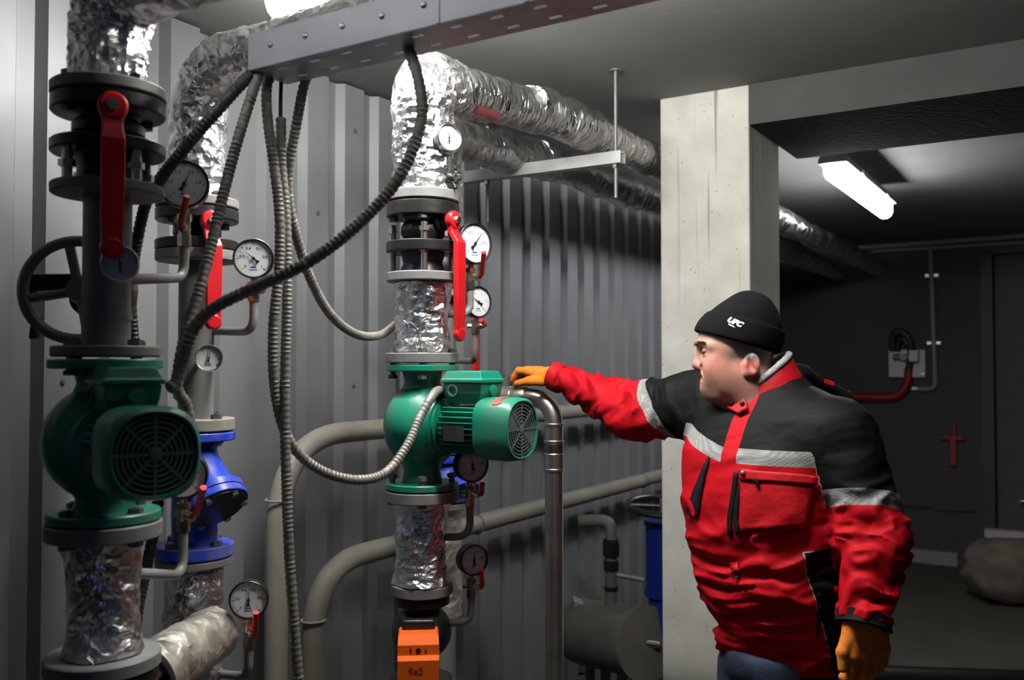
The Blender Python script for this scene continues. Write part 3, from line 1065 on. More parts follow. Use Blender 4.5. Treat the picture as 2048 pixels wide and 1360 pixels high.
fz = (zz[1] + zz[2]) / 2 - .001
f0 = Vector((yy.x, yy.y, fz)) + va * .0405
MB().cyl(f0, f0 + va * .002, .0062, n=16).build('indicator_hole', M_PRINT, ab)
MB().box(f0 - vsd * .018, vsd * .0018, va * .0015, UP * .005).build('indicator_mark', M_PRINT, ab, smooth=0)
MB().prism([f0 + vsd * .014 - UP * .005, f0 + vsd * .020 - UP * .005, f0 + vsd * .017 + UP * .005], va * .0015).build('indicator_mark', M_PRINT, ab, smooth=0)
f1 = Vector((yy.x, yy.y, zz[2] - .032)) + va * .0565
text_obj('9e3', .024, f1 - vsd * .006, vsd, UP, mat('pencil_mark', (.22, .03, .012), .6), ab, 'hand_marking', bold=.0004)
f2 = Vector((yy.x, yy.y, zz[2] - .062)) + va * .056
MB().cyl(f2 + vsd * .022, f2 + vsd * .022 + va * .002, .0058, n=16).build('indicator_hole', M_PRINT, ab)

# --- riser 4 hidden behind riser 3
c = C4
s4 = c.p(0).dot(A)
zt4 = CZ + .745
path = resample(bend([c.at(470), c.p(zt4), c.p(zt4) + A * .14], .12, 12), .008)
t = thing('foil_wrapped_pipe', c.at(470), 'foil elbow half hidden behind the middle riser top', 'pipe', 'foil wrapped pipe pieces')
MB().tube(path, .066, 40, True, crinkle(.007, 15, 8)).build('foil_jacket', M_FOILD, t, smooth=25)
flange(t, c, c.z(480), c.z(465), .085)
overhead(1.75, s4 + .12, zt4 - .002, CZ + .785, .068, 'foil wrapped overhead pipe nearer the corrugated wall, running to the back wall', 5)
ball_valve(c, 482, 500, 560, 580, 598, B + A * .2, .28, 'black ball valve with red lever, half hidden behind the middle riser', body=.05)
t = thing('steel_riser_pipe', c.at(905), 'grey riser pipe hidden behind the middle green pump', 'pipe')
MB().cyl(c.at(905), c.at(580), .040).build('pipe_wall', M_PIPE, t)
flange(t, c, c.z(905), c.z(892), .088); flange(t, c, c.z(582), c.z(595), .088)
t = thing('strainer', c.at(1000), 'blue strainer peeking out below the middle pump motor', 'valve')
flange(t, c, c.z(908), c.z(922), .088, M_BLUE); flange(t, c, c.z(988), c.z(1000), .088, M_BLUE)
m_ = MB(); m_.lathe(c.at(1000), UP, [(0, .05), (.05, .062), (.1, .055), (c.z(908) - c.z(1000), .05)], 32)
e = Vector((.45, -.55, -.7)).normalized(); m_.lathe(c.at(930), e, [(0, .05), (.1, .058), (.11, .07), (.13, .07)], 32)
m_.build('body', M_BLUE, t)
t = foil_piece(c, 1003, 1230, .062, 'grey wrapped pipe piece peeking out behind the lower middle foil', 12, (1003, 1015, .088), None, mt=M_WRAP, amp=.004)
MB().cyl(c.p(0), c.at(1230), .045).build('stub', M_PIPE, t)

# --- riser 1 (nearest, left)
c = C1
zt1 = CZ + .655
path = resample(bend([c.at(172), c.p(zt1), c.p(zt1) + B * .9], .15, 14), .007)
t = thing('foil_wrapped_pipe', c.at(172), 'large foil elbow at the top left corner, on the nearest riser', 'pipe', 'foil wrapped pipe pieces')
MB().tube(path, lambda L, i_: .060 + .012 * min(1, L / .16), 60, True, crinkle(.010, 17, 13)).build('foil_jacket', M_FOIL, t, smooth=22)
flange(t, c, c.z(176), c.z(199), .094); bolts(t, c, c.z(232), c.z(176), ph=.6)
ball_valve(c, 202, 232, 288, 312, 240, Vector((.46, -.89, 0)), .235, 'black ball valve with dark red lever on the nearest left riser', body=.055)
t = thing('wafer_check_valve', c.at(368), 'dark wafer check valve clamped below the nearest left ball valve', 'valve')
MB().lathe(c.at(368), UP, [(0, .055), (.02, .05), (c.z(313) - c.z(368), .056)], 32).build('body', M_BLACK, t)
studs(t, c, 390, 292, ph=.6)
t = thing('steel_riser_pipe', c.at(712), 'dark bare steel pipe of the nearest riser beside the hand wheel', 'pipe')
MB().cyl(c.at(712), c.at(392), .0395, n=32).lathe(c.at(640), UP, [(0, .0415), (.006, .042), (.012, .0415)], 32).build('pipe_wall', M_PIPE, t)
flange(t, c, c.z(372), c.z(392), .092); flange(t, c, c.z(692), c.z(714), .0875)
bolts(t, c, c.z(740), c.z(692), rad=.07, ph=.7)
e1 = Vector((.62, -.785, 0))
pt = pump(c, c.z(884), e1, .93, c.z(718), c.z(1040), 'shaded green circulation pump on the nearest riser at the left', mlen=.30, boxoff=.12, gland_side=1)
GL1 = None; BC1 = pt[2]
t = foil_piece(c, 1076, 1302, .060, 'foil pipe piece with bluish glints under the left pump', 15, (1042, 1074, .094), (1305, 1334, .094), bulge=-.06, flare=.004, amp=.006)
bolts(t, c, c.z(1074), c.z(1022), ph=.7)
t = thing('ball_valve', c.at(1440), 'black valve at the bottom left below the foil piece', 'valve')
flange(t, c, c.z(1336), c.z(1362), .09, M_BLACK)
MB().cyl(c.at(1440), c.at(1362), .06).cyl(c.p(0), c.at(1440), .045).build('body', M_BLACK, t)

# hand wheel behind riser 1
hc = P(157, 580, 1.70); hn = Vector((.30, -.93, .10)).normalized()
t = thing('hand_wheel_valve', P(157, 700, 1.72), 'dark hand wheel with spokes half hidden behind the nearest riser', 'valve')
hu, hv, _ = frame(hn)
MB().torus(hc, hn, .093, .0105, 48, 12).build('wheel_rim', M_DSTEEL, t)
for k in range(4):
    a_ = math.radians(12 + 90 * k)
    e = hu * math.cos(a_) + hv * math.sin(a_)
    MB().tube([hc - hn * .012, hc + e * .05 - hn * .008, hc + e * .092], .009, 10).build('spoke', M_DSTEEL, t)
MB().cyl(hc - hn * .03, hc + hn * .008, .022).build('hub', M_DSTEEL, t)
MB().cyl(hc - hn * .12, hc - hn * .02, .014).cyl(hc - hn * .14, hc - hn * .1, .03).build('spindle', M_BLACK, t)
m_ = MB(); q = P(104, 565, 1.73); m_.box(q, Vector((.05, 0, 0)), Vector((0, .012, 0)), Vector((0, 0, .016)))
q = P(58, 575, 1.73); m_.box(q, Vector((.012, 0, 0)), Vector((0, .016, 0)), Vector((0, 0, .026))); q = P(72, 655, 1.74)
m_.box(q, Vector((.008, 0, 0)), Vector((0, .01, 0)), Vector((0.003, 0, .022)))
m_.box(P(150, 565, 1.735), Vector((.06, 0, 0)), Vector((0, .012, 0)), Vector((0, 0, .014)))
m_.build('yoke', M_BLACK, t, smooth=0, bevel=.004)

# --- riser 2
c = C2
zt2 = CZ + .70
s2 = c.p(0).dot(A)
path = resample(bend([c.at(398), c.p(zt2), c.p(zt2) + B * 1.9], .15, 14), .008)
t = thing('foil_wrapped_pipe', c.at(398), 'foil wrapped elbow running up behind the cable tray', 'pipe', 'foil wrapped pipe pieces')
MB().tube(path, lambda L, i_: .059 + .006 * math.sin(L * 9), 48, True, crinkle(.008, 16, 21)).build('foil_jacket', M_FOIL, t, smooth=24)
flange(t, c, c.z(400), c.z(418)); bolts(t, c, c.z(445), c.z(400), ph=.6)
ball_valve(c, 421, 444, 482, 502, 452, Vector((.60, -.8, 0)), .228, 'black ball valve with bright red lever on the second riser from the left', body=.05)
t = thing('steel_riser_pipe', c.at(858), 'grey steel riser pipe carrying a small thermometer', 'pipe')
MB().cyl(c.at(858), c.at(520), .040, n=32).build('pipe_wall', M_PIPE, t)
flange(t, c, c.z(503), c.z(524), .092); flange(t, c, c.z(836), c.z(860), .088, M_BEIGE)
bolts(t, c, c.z(882), c.z(836), ph=.7, rad=.07)
t = thing('strainer', c.at(1112), 'bright blue slanted strainer on the second riser from the left', 'valve')
flange(t, c, c.z(863), c.z(880), .090, M_BLUE); flange(t, c, c.z(1086), c.z(1110), .088, M_BLUE)
m_ = MB(); H = c.z(880) - c.z(1086)
m_.lathe(c.at(1086), UP, [(-.002, .05), (H * .3, .052), (H * .7, .05), (H + .002, .048)], 32)
m_.build('body', M_BLUE, t)
e = Vector((.52, -.42, -.75)).normalized()
o = c.at(925) + Vector((.01, -.02, 0))
m_ = MB(); m_.lathe(o, e, [(-.03, .04), (0, .052), (.06, .056), (.085, .062), (.09, .073), (.106, .073)], 40)
m_.build('strainer_leg', M_BLUE, t, smooth=30)
MB().disc(o + e * .108, o + e * .126, .073, 40).build('cover_flange', M_BLUE, t)
MB().disc(o + e * .126, o + e * .131, .066, 40).build('cover_plate', M_BLACK, t)
eu, ev, _ = frame(e)
for k in range(6):
    a_ = k * math.pi / 3 + .3
    inst('cbolt', lambda: MB().cyl((0, 0, 0), (0, 0, .011), .008, n=6), 'bolt', M_STEEL, t, o + e * .126 + (eu * math.cos(a_) + ev * math.sin(a_)) * .06, dquat(e))
bolts(t, c, c.z(1130), c.z(1086), ph=.75, rad=.07)
t = foil_piece(c, 1140, 1420, .062, 'foil pipe piece standing below the blue strainer', 24, (1113, 1128, .086), None, amp=.007)
MB().cyl(c.p(0), c.at(1420), .045).build('stub', M_PIPE, t)
# pale wrapped branch coming towards the camera
q0, q1 = P(425, 1268, 2.05), P(275, 1372, 1.72)
t = thing('wrapped_branch_pipe', q1 - UP * .08, 'pale fabric wrapped branch pipe at the bottom left between two risers', 'pipe')
MB().tube(resample([q0, q1], .007), .060, 44, True, wrinkle_rings(.004, 20, 30)).build('wrap', M_WRAP, t, smooth=28)
dv = (q1 - q0).normalized()
MB().disc(q1 + dv * .002, q1 + dv * .02, .078, 36).build('flange', M_BLACK, t)
inst('bbolt', bolt_mk(.03), 'bolt', M_STEEL, t, q1 + Vector((.05, -.02, .03)), dquat(dv))

# ------------------------------------------------------------------ gauges
v = lambda x, y, z=0: Vector((x, y, z))
NUM = ['0', '0,2', '0,4', '0,6', '0,8', '1']
# second riser
gauge(P(507, 517, 2.06), v(.18, -1), .0455, 140, 'pressure gauge with needle pointing up left, beside the bright red lever of the second riser',
      stem=[C2.at(662) + C2.side * .03, P(502, 664, 2.08), P(502, 600, 2.08)], tap=None, scale_text=NUM)
gauge(P(418, 716, 2.04), v(.25, -.95, -.02), .030, 82, 'small steel rimmed thermometer on the grey pipe of the second riser', backstem=C2.at(716), rim=M_STEEL, name='thermometer', depth=.018)
gauge(P(368, 368, 1.78), v(.22, -.97, .03), .0475, 65, 'shaded pressure gauge at the top between the two left risers',
      stem=[C1.at(558) + C1.side * .03, P(362, 556, 1.80), P(362, 490, 1.80)], tap=P(374, 392, 1.72), tapdir=v(.1, -1), scale_text=NUM)
gauge(P(240, 527, 1.49), v(.25, -.96, -.05), .0300, 95, 'small steel rimmed thermometer on the dark pipe of the nearest riser', backstem=C1.at(527), rim=M_STEEL, name='thermometer', depth=.018)
gauge(P(365, 950, 1.78), v(.2, -1), .0475, 60, 'pressure gauge half hidden behind the left pump, beside the blue strainer',
      stem=[C1.at(1152) + C1.side * .05, P(362, 1152, 1.79), P(362, 1060, 1.79)], tap=P(407, 975, 1.72), tapdir=v(.9, -.5), scale_text=NUM)
gauge(P(497, 1200, 2.04), v(.15, -1), .0430, 88, 'dim pressure gauge at the bottom left beside the lower foil riser',
      stem=[C2.at(1352) + C2.side * .05, P(490, 1352, 2.06), P(490, 1290, 2.06)], tap=P(512, 1225, 2.0), tapdir=v(.6, -.8), scale_text=NUM)
# third riser
gn = (B * .75 + v(0, -1) * .35).normalized()
gauge(P(950, 487, 2.38), gn, .0550, 52, 'large pressure gauge with needle pointing up right, beside the long red lever',
      stem=[C3.at(628) + C3.side * .05, P(940, 628, 2.38), P(940, 575, 2.38)], tap=P(968, 505, 2.33), tapdir=v(.9, -.4), scale_text=['0', '0,1', '0,2', '0,3', '0,4', '0,6'], depth=.04)
gauge(P(957, 604, 2.62), gn, .0460, 150, 'pressure gauge partly hidden behind the long red lever, under the larger gauge',
      stem=[C4.at(722) + C4.side * .04, P(945, 722, 2.62), P(945, 665, 2.62)], tap=P(962, 640, 2.58), tapdir=v(.9, -.3), scale_text=['0', '1', '2', '3', '4', '6'])
gauge(P(945, 930, 2.30), (gn + v(0, -.5)).normalized(), .0440, 100, 'pressure gauge half covered by the middle pump motor',
      stem=[C3.at(1075) + C3.side * .05, P(937, 1075, 2.30), P(937, 1010, 2.30)], tap=P(965, 968, 2.27), tapdir=v(.9, -.4), scale_text=NUM)
gauge(P(948, 1120, 2.34), (gn + v(0, -.4)).normalized(), .0400, 92, 'dim pressure gauge beside the lower foil of the middle riser',
      stem=[C3.at(1247) + C3.side * .05, P(942, 1247, 2.34), P(942, 1195, 2.34)], tap=P(962, 1138, 2.3), tapdir=v(.9, -.4), scale_text=NUM)
gauge(P(898, 275, 2.26), (B * .7 + v(0, -1) * .5).normalized(), .0345, 92, 'small steel rimmed thermometer on the foil elbow top', backstem=C3.at(280), rim=M_STEEL, name='thermometer', depth=.02,
      scale_text=['0', '40', '80', '120'])

# ------------------------------------------------------------------ cable tray and flexible conduits
sT0, sT1 = 1.20, 1.30
q = P(495, 140, 1.727); dT = -q.dot(B); zT = q.z
TL = 2.4; th = .0025
t = thing('cable_tray', q, 'perforated zinc cable tray running along the ceiling from the second riser', 'cable tray')
cm = rp((sT0 + sT1) / 2, dT - TL / 2, zT)
half = B * (TL / 2)
hT = .068
MB().box(rp(sT0, dT - TL / 2, zT + hT / 2), half, A * .0012, UP * (hT / 2)).build('side_wall', M_TRAY, t, smooth=0)
MB().box(rp(sT1, dT - TL / 2, zT + hT / 2), half, A * .0012, UP * (hT / 2)).build('side_wall', M_TRAY, t, smooth=0)
m_ = MB()     # slotted bottom: strips across and along leave real slots
bw = (sT1 - sT0)
m_.box(rp(sT0 + bw * .105, dT - TL / 2, zT), half, A * (bw * .105), UP * .001)
m_.box(rp(sT0 + bw * .50, dT - TL / 2, zT), half, A * (bw * .20), UP * .001)
m_.box(rp(sT1 - bw * .105, dT - TL / 2, zT), half, A * (bw * .105), UP * .001)
kk = 0; w = 0.0
while w < TL:
    m_.box(rp(sT0 + bw * .25, dT - w - .0275, zT - .0002), B * .0275, A * (bw * .08), UP * .001)
    m_.box(rp(sT1 - bw * .25, dT - w - .0275, zT - .0002), B * .0275, A * (bw * .08), UP * .001)
    w += .08
m_.build('slotted_bottom', M_TRAY, t, smooth=0)
for dd_ in (.45, .62):
    MB().box(rp(sT0 - .0022, dT - dd_, zT + hT / 2), B * (.004 if dd_ > .5 else .003), A * .0012, UP * (hT / 2)).build('splice_edge', M_TRAY, t, smooth=0)
for k in range(10):
    inst('traybolt', lambda: MB().lathe((0, 0, 0), (0, 0, 1), [(0, .006), (.002, .006), (.004, .003)], 10), 'rivet', M_STEEL, t, rp(sT0 - .0015, dT - .06 - .09 * k, zT + hT * .55), dquat(-A))
# lid strip on the back edge and ceiling hangers
for dd_ in (.35, 1.1):
    MB().cyl(rp(sT1 - .01, dT - dd_, zT), rp(sT1 - .01, dT - dd_, CEIL), .005, n=8).build('hanger_rod', M_STEEL, t)


def conduit(name, pts, r, label, material=None, pitch=.0085, ridged=True, grp='flexible metal conduits'):
    step = pitch / 3 if ridged else .012
    cm_ = catmull(pts, step)
    prof = [0.0, .0018, .0006]
    rf = (lambda L, i_: r - .0012 + prof[i_ % 3]) if ridged else r
    o_ = MB().tube(cm_, rf, 12).build(name, material or M_COND, smooth=50)
    tag(o_, label, 'conduit', grp)
    return o_


conduit('flexible_conduit', [P(800, 62, 1.60), P(815, 92, 1.60), P(838, 165, 1.58), P(842, 245, 1.57), P(800, 352, 1.55), P(720, 445, 1.53), P(620, 522, 1.51), P(510, 575, 1.50), P(430, 615, 1.49), P(386, 660, 1.48), P(366, 720, 1.47), P(352, 765, 1.46), P(338, 776, 1.45)],
        .0105, 'dark ribbed conduit swooping from the cable tray left across to the shaded pump')
conduit('flexible_conduit', [P(530, 130, 1.76), P(498, 152, 1.74), P(440, 215, 1.72), P(375, 290, 1.72), P(318, 362, 1.74), P(285, 430, 1.80), P(262, 600, 1.84), P(285, 800, 1.84), P(316, 950, 1.80), P(308, 1060, 1.80), P(275, 1225, 1.80), P(262, 1380, 1.8)],
        .0115, 'dark conduit slanting from the tray end down behind the nearest riser', M_CONDD)
conduit('flexible_conduit', [P(528, 130, 1.76), P(512, 165, 1.74), P(480, 265, 1.72), P(450, 375, 1.70), P(425, 480, 1.67), P(402, 570, 1.64), P(378, 645, 1.62), P(360, 720, 1.60), P(355, 780, 1.60), P(372, 810, 1.62), P(378, 860, 1.63), P(360, 930, 1.66)],
        .0105, 'ribbed conduit hanging from the tray end beside the second red lever')
conduit('flexible_conduit', [P(545, 145, 1.78), P(534, 172, 1.78), P(535, 235, 1.78), P(548, 330, 1.78), P(559, 430, 1.78), P(558, 540, 1.78), P(547, 650, 1.78), P(548, 760, 1.79), P(565, 850, 1.81), P(598, 908, 1.84), P(650, 945, 1.88), P(715, 960, 1.93), P(772, 945, 1.98), P(815, 890, 2.03), P(842, 830, 2.08), P(868, 788, 2.13), GL3 + Vector((-.012, 0, 0)), GL3],
        .0105, 'ribbed conduit hanging in a long loop from the tray up to the middle green pump')
conduit('thin_cable', [P(563, 150, 1.80), P(562, 175, 1.80), P(561, 220, 1.80), P(562, 262, 1.80)], .004, 'thin black cable entering the straight hanging conduit', M_RUBBER, ridged=False, grp='thin cables')
conduit('flexible_conduit', [P(562, 236, 1.80), P(563, 330, 1.80), P(572, 440, 1.80), P(574, 600, 1.80), P(570, 760, 1.80), P(571, 900, 1.80), P(578, 1100, 1.80), P(588, 1250, 1.80), P(600, 1420, 1.80), P(604, 1700, 1.8)],
        .0105, 'ribbed conduit hanging straight down past the bottom edge of the picture')
conduit('flexible_conduit', [P(620, 140, 1.80), P(607, 175, 1.80), P(592, 255, 1.82), P(577, 340, 1.84), P(577, 400, 1.86), P(592, 470, 1.90), P(622, 560, 1.98), P(662, 630, 2.08), P(712, 668, 2.2), P(760, 670, 2.32), P(800, 640, 2.42), P(850, 600, 2.5)],
        .0105, 'ribbed conduit curving from the tray to behind the upper middle foil piece')

# ------------------------------------------------------------------ hanging rail for the overhead pipes
qr = P(1238, 312, 3.08); sR = qr.dot(A); dR = -qr.dot(B); zR = qr.z - .006
t = thing('hanger_rail', qr, 'grey steel channel rail carrying the two overhead foil pipes', 'rail')
dR1 = 1.98
m_ = MB(); Lr = dR1 - dR + .03
cR = rp(sR, (dR + dR1) / 2, zR)
m_.box(cR - A * .019, A * .002, B * (Lr / 2), UP * .02); m_.box(cR + A * .019, A * .002, B * (Lr / 2), UP * .02); m_.box(cR - UP * .019, A * .02, B * (Lr / 2), UP * .0015)
m_.box(cR - A * .014 + UP * .019, A * .006, B * (Lr / 2), UP * .0015); m_.box(cR + A * .014 + UP * .019, A * .006, B * (Lr / 2), UP * .0015)
m_.build('channel', mat('zinc_rail', (.5, .5, .49), .45, .4, var=.1, vscale=15), t, smooth=0)
for dd_, zb in ((dR + .012, P(1245, 395, 3.08).z), (1.86, P(952, 448, 3.4).z)):
    q = rp(sR, dd_, 0)
    MB().cyl(Vector((q.x, q.y, zb)), Vector((q.x, q.y, CEIL - .002)), .0062, n=10).build('threaded_rod', M_DSTEEL, t)
    MB().cyl(Vector((q.x, q.y, zR - .034)), Vector((q.x, q.y, zR - .021)), .012, n=6).build('nut', M_STEEL, t)
    MB().disc(Vector((q.x, q.y, CEIL - .006)), Vector((q.x, q.y, CEIL)), .022, 16).build('anchor_plate', M_DSTEEL, t)

# ------------------------------------------------------------------ wall pipes
dP = 2.05
def wall_pipe(pe, zr, r, label, corner_px, m, ring_py, br=.19):
    q = PD(corner_px, 800, dP); sc_ = q.dot(A)
    zz_ = zr
    pa = bend([rp(sc_, dP, 0.0), rp(sc_, dP, zz_), rp(SB - .02, dP, zz_)], br, 14)
    t_ = thing('wall_pipe', rp(sc_, dP, 0), label, 'pipe')
    MB().tube(resample(pa, .05), r, 24).build('pipe_wall', m, t_, smooth=60)
    zq = PD(corner_px, ring_py, dP).z
    MB().torus(rp(sc_, dP, zq), UP, r + .001, .004, 28, 8).build('weld_ring', M_BEIGE, t_)
    k = 0
    s_ = sc_ + .9
    while s_ < SB - .5:
        p = rp(s_, dP, zz_)
        MB().torus(p, A, r + .002, .004, 24, 6).cyl(p + UP * 0 - B * r, p - B * (DW - dP + .03), .006, n=8).build('pipe_clip', M_DSTEEL, t_)
        s_ += 1.6
    return t_
wall_pipe(None, PD(720, 862, dP).z, .034, 'upper beige pipe along the corrugated wall, bending down left of the middle pump', 556, M_BEIGE, 1000, .29)
wall_pipe(None, PD(720, 1110, dP).z, .036, 'lower dusty beige pipe along the corrugated wall, bending down near the floor', 630, mat('dusty_pipe', (.25, .23, .195), .6, var=.1, vscale=9, dirt=(.14, .125, .105), dscale=6, damt=.5), 1240, .23)

# stainless bypass with the valve the man turns
YV = 2.68
qe = P(1108, 796, YV); sV = qe.dot(A); dV = -qe.dot(B)
t = thing('steel_bypass_pipe', Vector((qe.x, qe.y, 0)), 'shiny stainless pipe bending down to the floor right of the green pump', 'pipe')
pa = bend([rp(sV, 1.70, qe.z), qe, Vector((qe.x, qe.y, 0))], .085, 14)
MB().tube(resample(pa, .02), .0265, 28).build('pipe_wall', M_CHROME, t, smooth=60)
def zc_(py): return P(1108, py, YV).z
m_ = MB()
def band(y0, y1, r, mm, nm):
    return MB().lathe(Vector((qe.x, qe.y, zc_(y1))), UP, [(0, r - .0015), (.002, r), (zc_(y0) - zc_(y1) - .002, r), (zc_(y0) - zc_(y1), r - .0015)], 32).build(nm, mm, t)
band(846, 852, .0295, M_CHROME, 'weld_bead'); band(880, 886, .030, M_CHROME, 'weld_bead'); band(886, 906, .0282, mat('heat_tint_steel', (.24, .20, .17), .35, 1.0), 'heat_tint_band')
band(906, 940, .0292, M_CHROME, 'coupling'); band(936, 942, .0305, M_CHROME, 'weld_bead')
qv = P(1030, 790, 2.735)
ev_ = B
t = thing('steel_ball_valve', qv - UP * .04, 'small stainless ball valve under the gloved right hand', 'valve')
dvv = -qv.dot(B)
def al(o, zz=0): return rp(sV, dV + o, qe.z + zz)
MB().lathe(al(.19), B, [(0, .030), (.004, .033), (.05, .033), (.054, .030), (.056, .036), (.066, .036), (.068, .031), (.095, .031), (.098, .029)], 32).build('body', mat('bead_blasted_steel', (.48, .46, .42), .42, .9, bump=.1), t)
hc_ = al(.152)
st = MB(); st.cyl(hc_ + UP * .03, hc_ + UP * .05, .009, n=14); st.build('stem', M_STEEL, t)
st = MB(); st.box(hc_ + UP * .054, B * .026, A * .006, UP * .003); st.box(hc_ + UP * .062 - B * .022, B * .004, A * .006, UP * .010); st.box(hc_ + UP * .062 + B * .022, B * .004, A * .006, UP * .010)
st.cyl(hc_ + UP * .05, hc_ + UP * .066, .008, n=6)
st.build('butterfly_handle', M_STEEL, t, smooth=0, bevel=.0015)
HANDLE = hc_ + UP * .062

# ------------------------------------------------------------------ machinery behind the pillar
M_GRIME = mat('grimy_grey_paint', (.10, .098, .09), .6, var=.2, vscale=9, dirt=(.17, .14, .11), dscale=6, damt=.5)
t = thing('horizontal_tank', P(1225, 1340, 4.1), 'grimy grey horizontal tank low behind the pillar', 'tank')
q0, q1 = P(1165, 1262, 4.25), P(1292, 1288, 3.85)
dv = (q1 - q0).normalized(); Lq = (q1 - q0).length
R_t = .145
MB().lathe(q0, dv, [(-.03, .02), (-.02, R_t * .6), (0, R_t), (.01, R_t), (Lq - .02, R_t), (Lq - .02, R_t + .012), (Lq + .01, R_t + .012), (Lq + .012, R_t * .9)], 40).build('shell', M_GRIME, t)
for k in range(3):
    q = q0 + dv * (.06 + .12 * k) - UP * (R_t)
    MB().box(Vector((q.x, q.y, q.z / 2 + .02)), Vector((.02, 0, 0)), Vector((0, .03, 0)), UP * (q.z / 2 + .01)).build('foot', M_DSTEEL, t, smooth=0)
MB().box(P(1167, 1212, 4.2), Vector((.05, 0, -.02)), Vector((0, .04, 0)), UP * .02).build('lug', M_GREY, t, smooth=0, bevel=.005)
t = thing('drain_fitting', P(1222, 1230, 4.05), 'dark vertical pipe fitting with elbow rising from the grimy tank', 'pipe')
f0, f1 = P(1222, 1225, 4.05), P(1222, 1040, 4.05)
MB().tube(resample(bend([f0, f1, P(1160, 1042, 4.1)], .05, 8), .02), .026, 20).build('pipe_wall', M_GRIME, t, smooth=60)
for y0, y1, r in ((1140, 1120, .036), (1112, 1086, .04), (1085, 1078, .034), (1180, 1172, .031)):
    MB().cyl(P(1222, y0, 4.05), P(1222, y1, 4.05), r, n=(6 if r > .035 else 20)).build('nut', M_BLACK, t)
MB().tube([P(1235, 1150, 4.05), P(1290, 1160, 4.0)], .012, 12).build('side_tube', M_DSTEEL, t)
cb = P(1332, 1200, 3.95)
t = thing('blue_gate_valve', Vector((cb.x, cb.y, 0)), 'dark blue upright machine with black hand wheel half hidden by the pillar', 'valve')
def bz_(py): return P(1332, py, 3.95).z
MB().lathe(Vector((cb.x, cb.y, bz_(1192))), UP, [(0, .088), (.004, .092), (.03, .092), (.032, .085), (bz_(1050) - bz_(1192), .085), (bz_(1050) - bz_(1192), .092), (bz_(1040) - bz_(1192), .092)], 36).build('upper_housing', M_BLUE2, t)
MB().lathe(Vector((cb.x, cb.y, .12)), UP, [(0, .075), (bz_(1196) - .12, .075)], 32).build('lower_housing', M_BLUE2, t)
MB().disc(Vector((cb.x, cb.y, 0)), Vector((cb.x, cb.y, .12)), .12).build('pedestal', M_DSTEEL, t)
hwc = Vector((cb.x - .01, cb.y, bz_(1012)))
MB().torus(hwc, Vector((0, -.12, 1)), .15, .014, 48, 10).build('hand_wheel', M_BLACK, t)
for k in range(3):
    a_ = k * 2.094 + .9
    MB().tube([hwc, hwc + Vector((math.cos(a_) * .15, math.sin(a_) * .15, .018 * math.sin(a_)))], .010, 10).build('spoke', M_BLACK, t)
MB().cyl(hwc - UP * .09, hwc + UP * .03, .016).build('spindle', M_DSTEEL, t)
MB().cyl(P(1292, 1285, 3.85), P(1318, 1290, 3.85), .016).build('plug', M_STEEL, t)

# ------------------------------------------------------------------ things on the back wall
def bpt(px, py, off=.02): return back(px, py, off)
def bconduit(name, pts, r, label, m, clips=(), cat='conduit'):
    p0 = bpt(*pts[-1])
    t_ = thing(name, p0, label, cat)
    MB().tube(resample(bend([bpt(*p) for p in pts], .06, 8), .04), r, 12).build('tube', m, t_, smooth=60)
    for px, py in clips:
        q_ = bpt(px, py, .02)
        MB().box(q_, B * (r * 2.6), A * .018, UP * .014).build('clip', M_STEEL, t_, smooth=0, bevel=.003)
    return t_
M_WCOND = mat('wall_conduit_grey', (.26, .26, .27), .5)
bconduit('wall_conduit', [(1700, 497, .03), (2120, 466, .03)], .022, 'grey conduit running along the top of the back wall, upper of two', M_WCOND, ((1885, 482),))
bconduit('wall_conduit', [(1745, 503, .03), (2120, 480, .03)], .016, 'grey conduit running along the top of the back wall, lower of two', M_WCOND, ((1810, 499),))
bconduit('wall_conduit', [(1861, 492, .03), (1871, 778, .03), (1835, 778, .03)], .020, 'vertical grey conduit leading down to the box on the back wall', M_WCOND, ((1864, 551), (1868, 686), (1837, 777)))
bconduit('red_pipe', [(1640, 792, .04), (1793, 795, .04), (1816, 770, .04), (1818, 735, .04)], .038, 'dark red pipe curving up to the grey box on the back wall', M_DARKRED, ((1737, 795),), 'pipe')
t = thing('wall_box', bpt(1815, 752), 'pale grey mounting plate with valve fittings on the back wall', 'electrical box')
q0, q1 = bpt(1778, 700, .03), bpt(1852, 755, .03)
MB().box((q0 + q1) / 2, B * ((q1 - q0).dot(B) / 2), A * .03, UP * ((q0.z - q1.z) / 2)).build('plate', M_PANEL, t, smooth=0, bevel=.006)
for px, py in ((1784, 748), (1846, 748)):
    q = bpt(px, py, .065); MB().cyl(q, q - A * .015, .014, n=8).build('screw', M_STEEL, t)
q = bpt(1808, 714, .1); MB().cyl(q - B * .08, q + B * .1, .025).cyl(q + A * .04, q - A * .04, .03).build('fitting', M_DSTEEL, t)
q = bpt(1828, 712, .12); MB().box(q, B * .035, A * .03, UP * .045).build('white_knob', M_PANEL, t, smooth=0, bevel=.005)
MB().tube(catmull([bpt(1787, 702, .06), bpt(1783, 680, .08), bpt(1795, 662, .1), bpt(1815, 672, .1), bpt(1822, 695, .08), bpt(1818, 740, .07)], .03), .028, 12).build('hose', M_CONDD, t)
MB().tube(catmull([bpt(1796, 702, .06), bpt(1797, 684, .08), bpt(1806, 676, .1), bpt(1815, 690, .1)], .03), .022, 12).build('hose', M_CONDD, t)
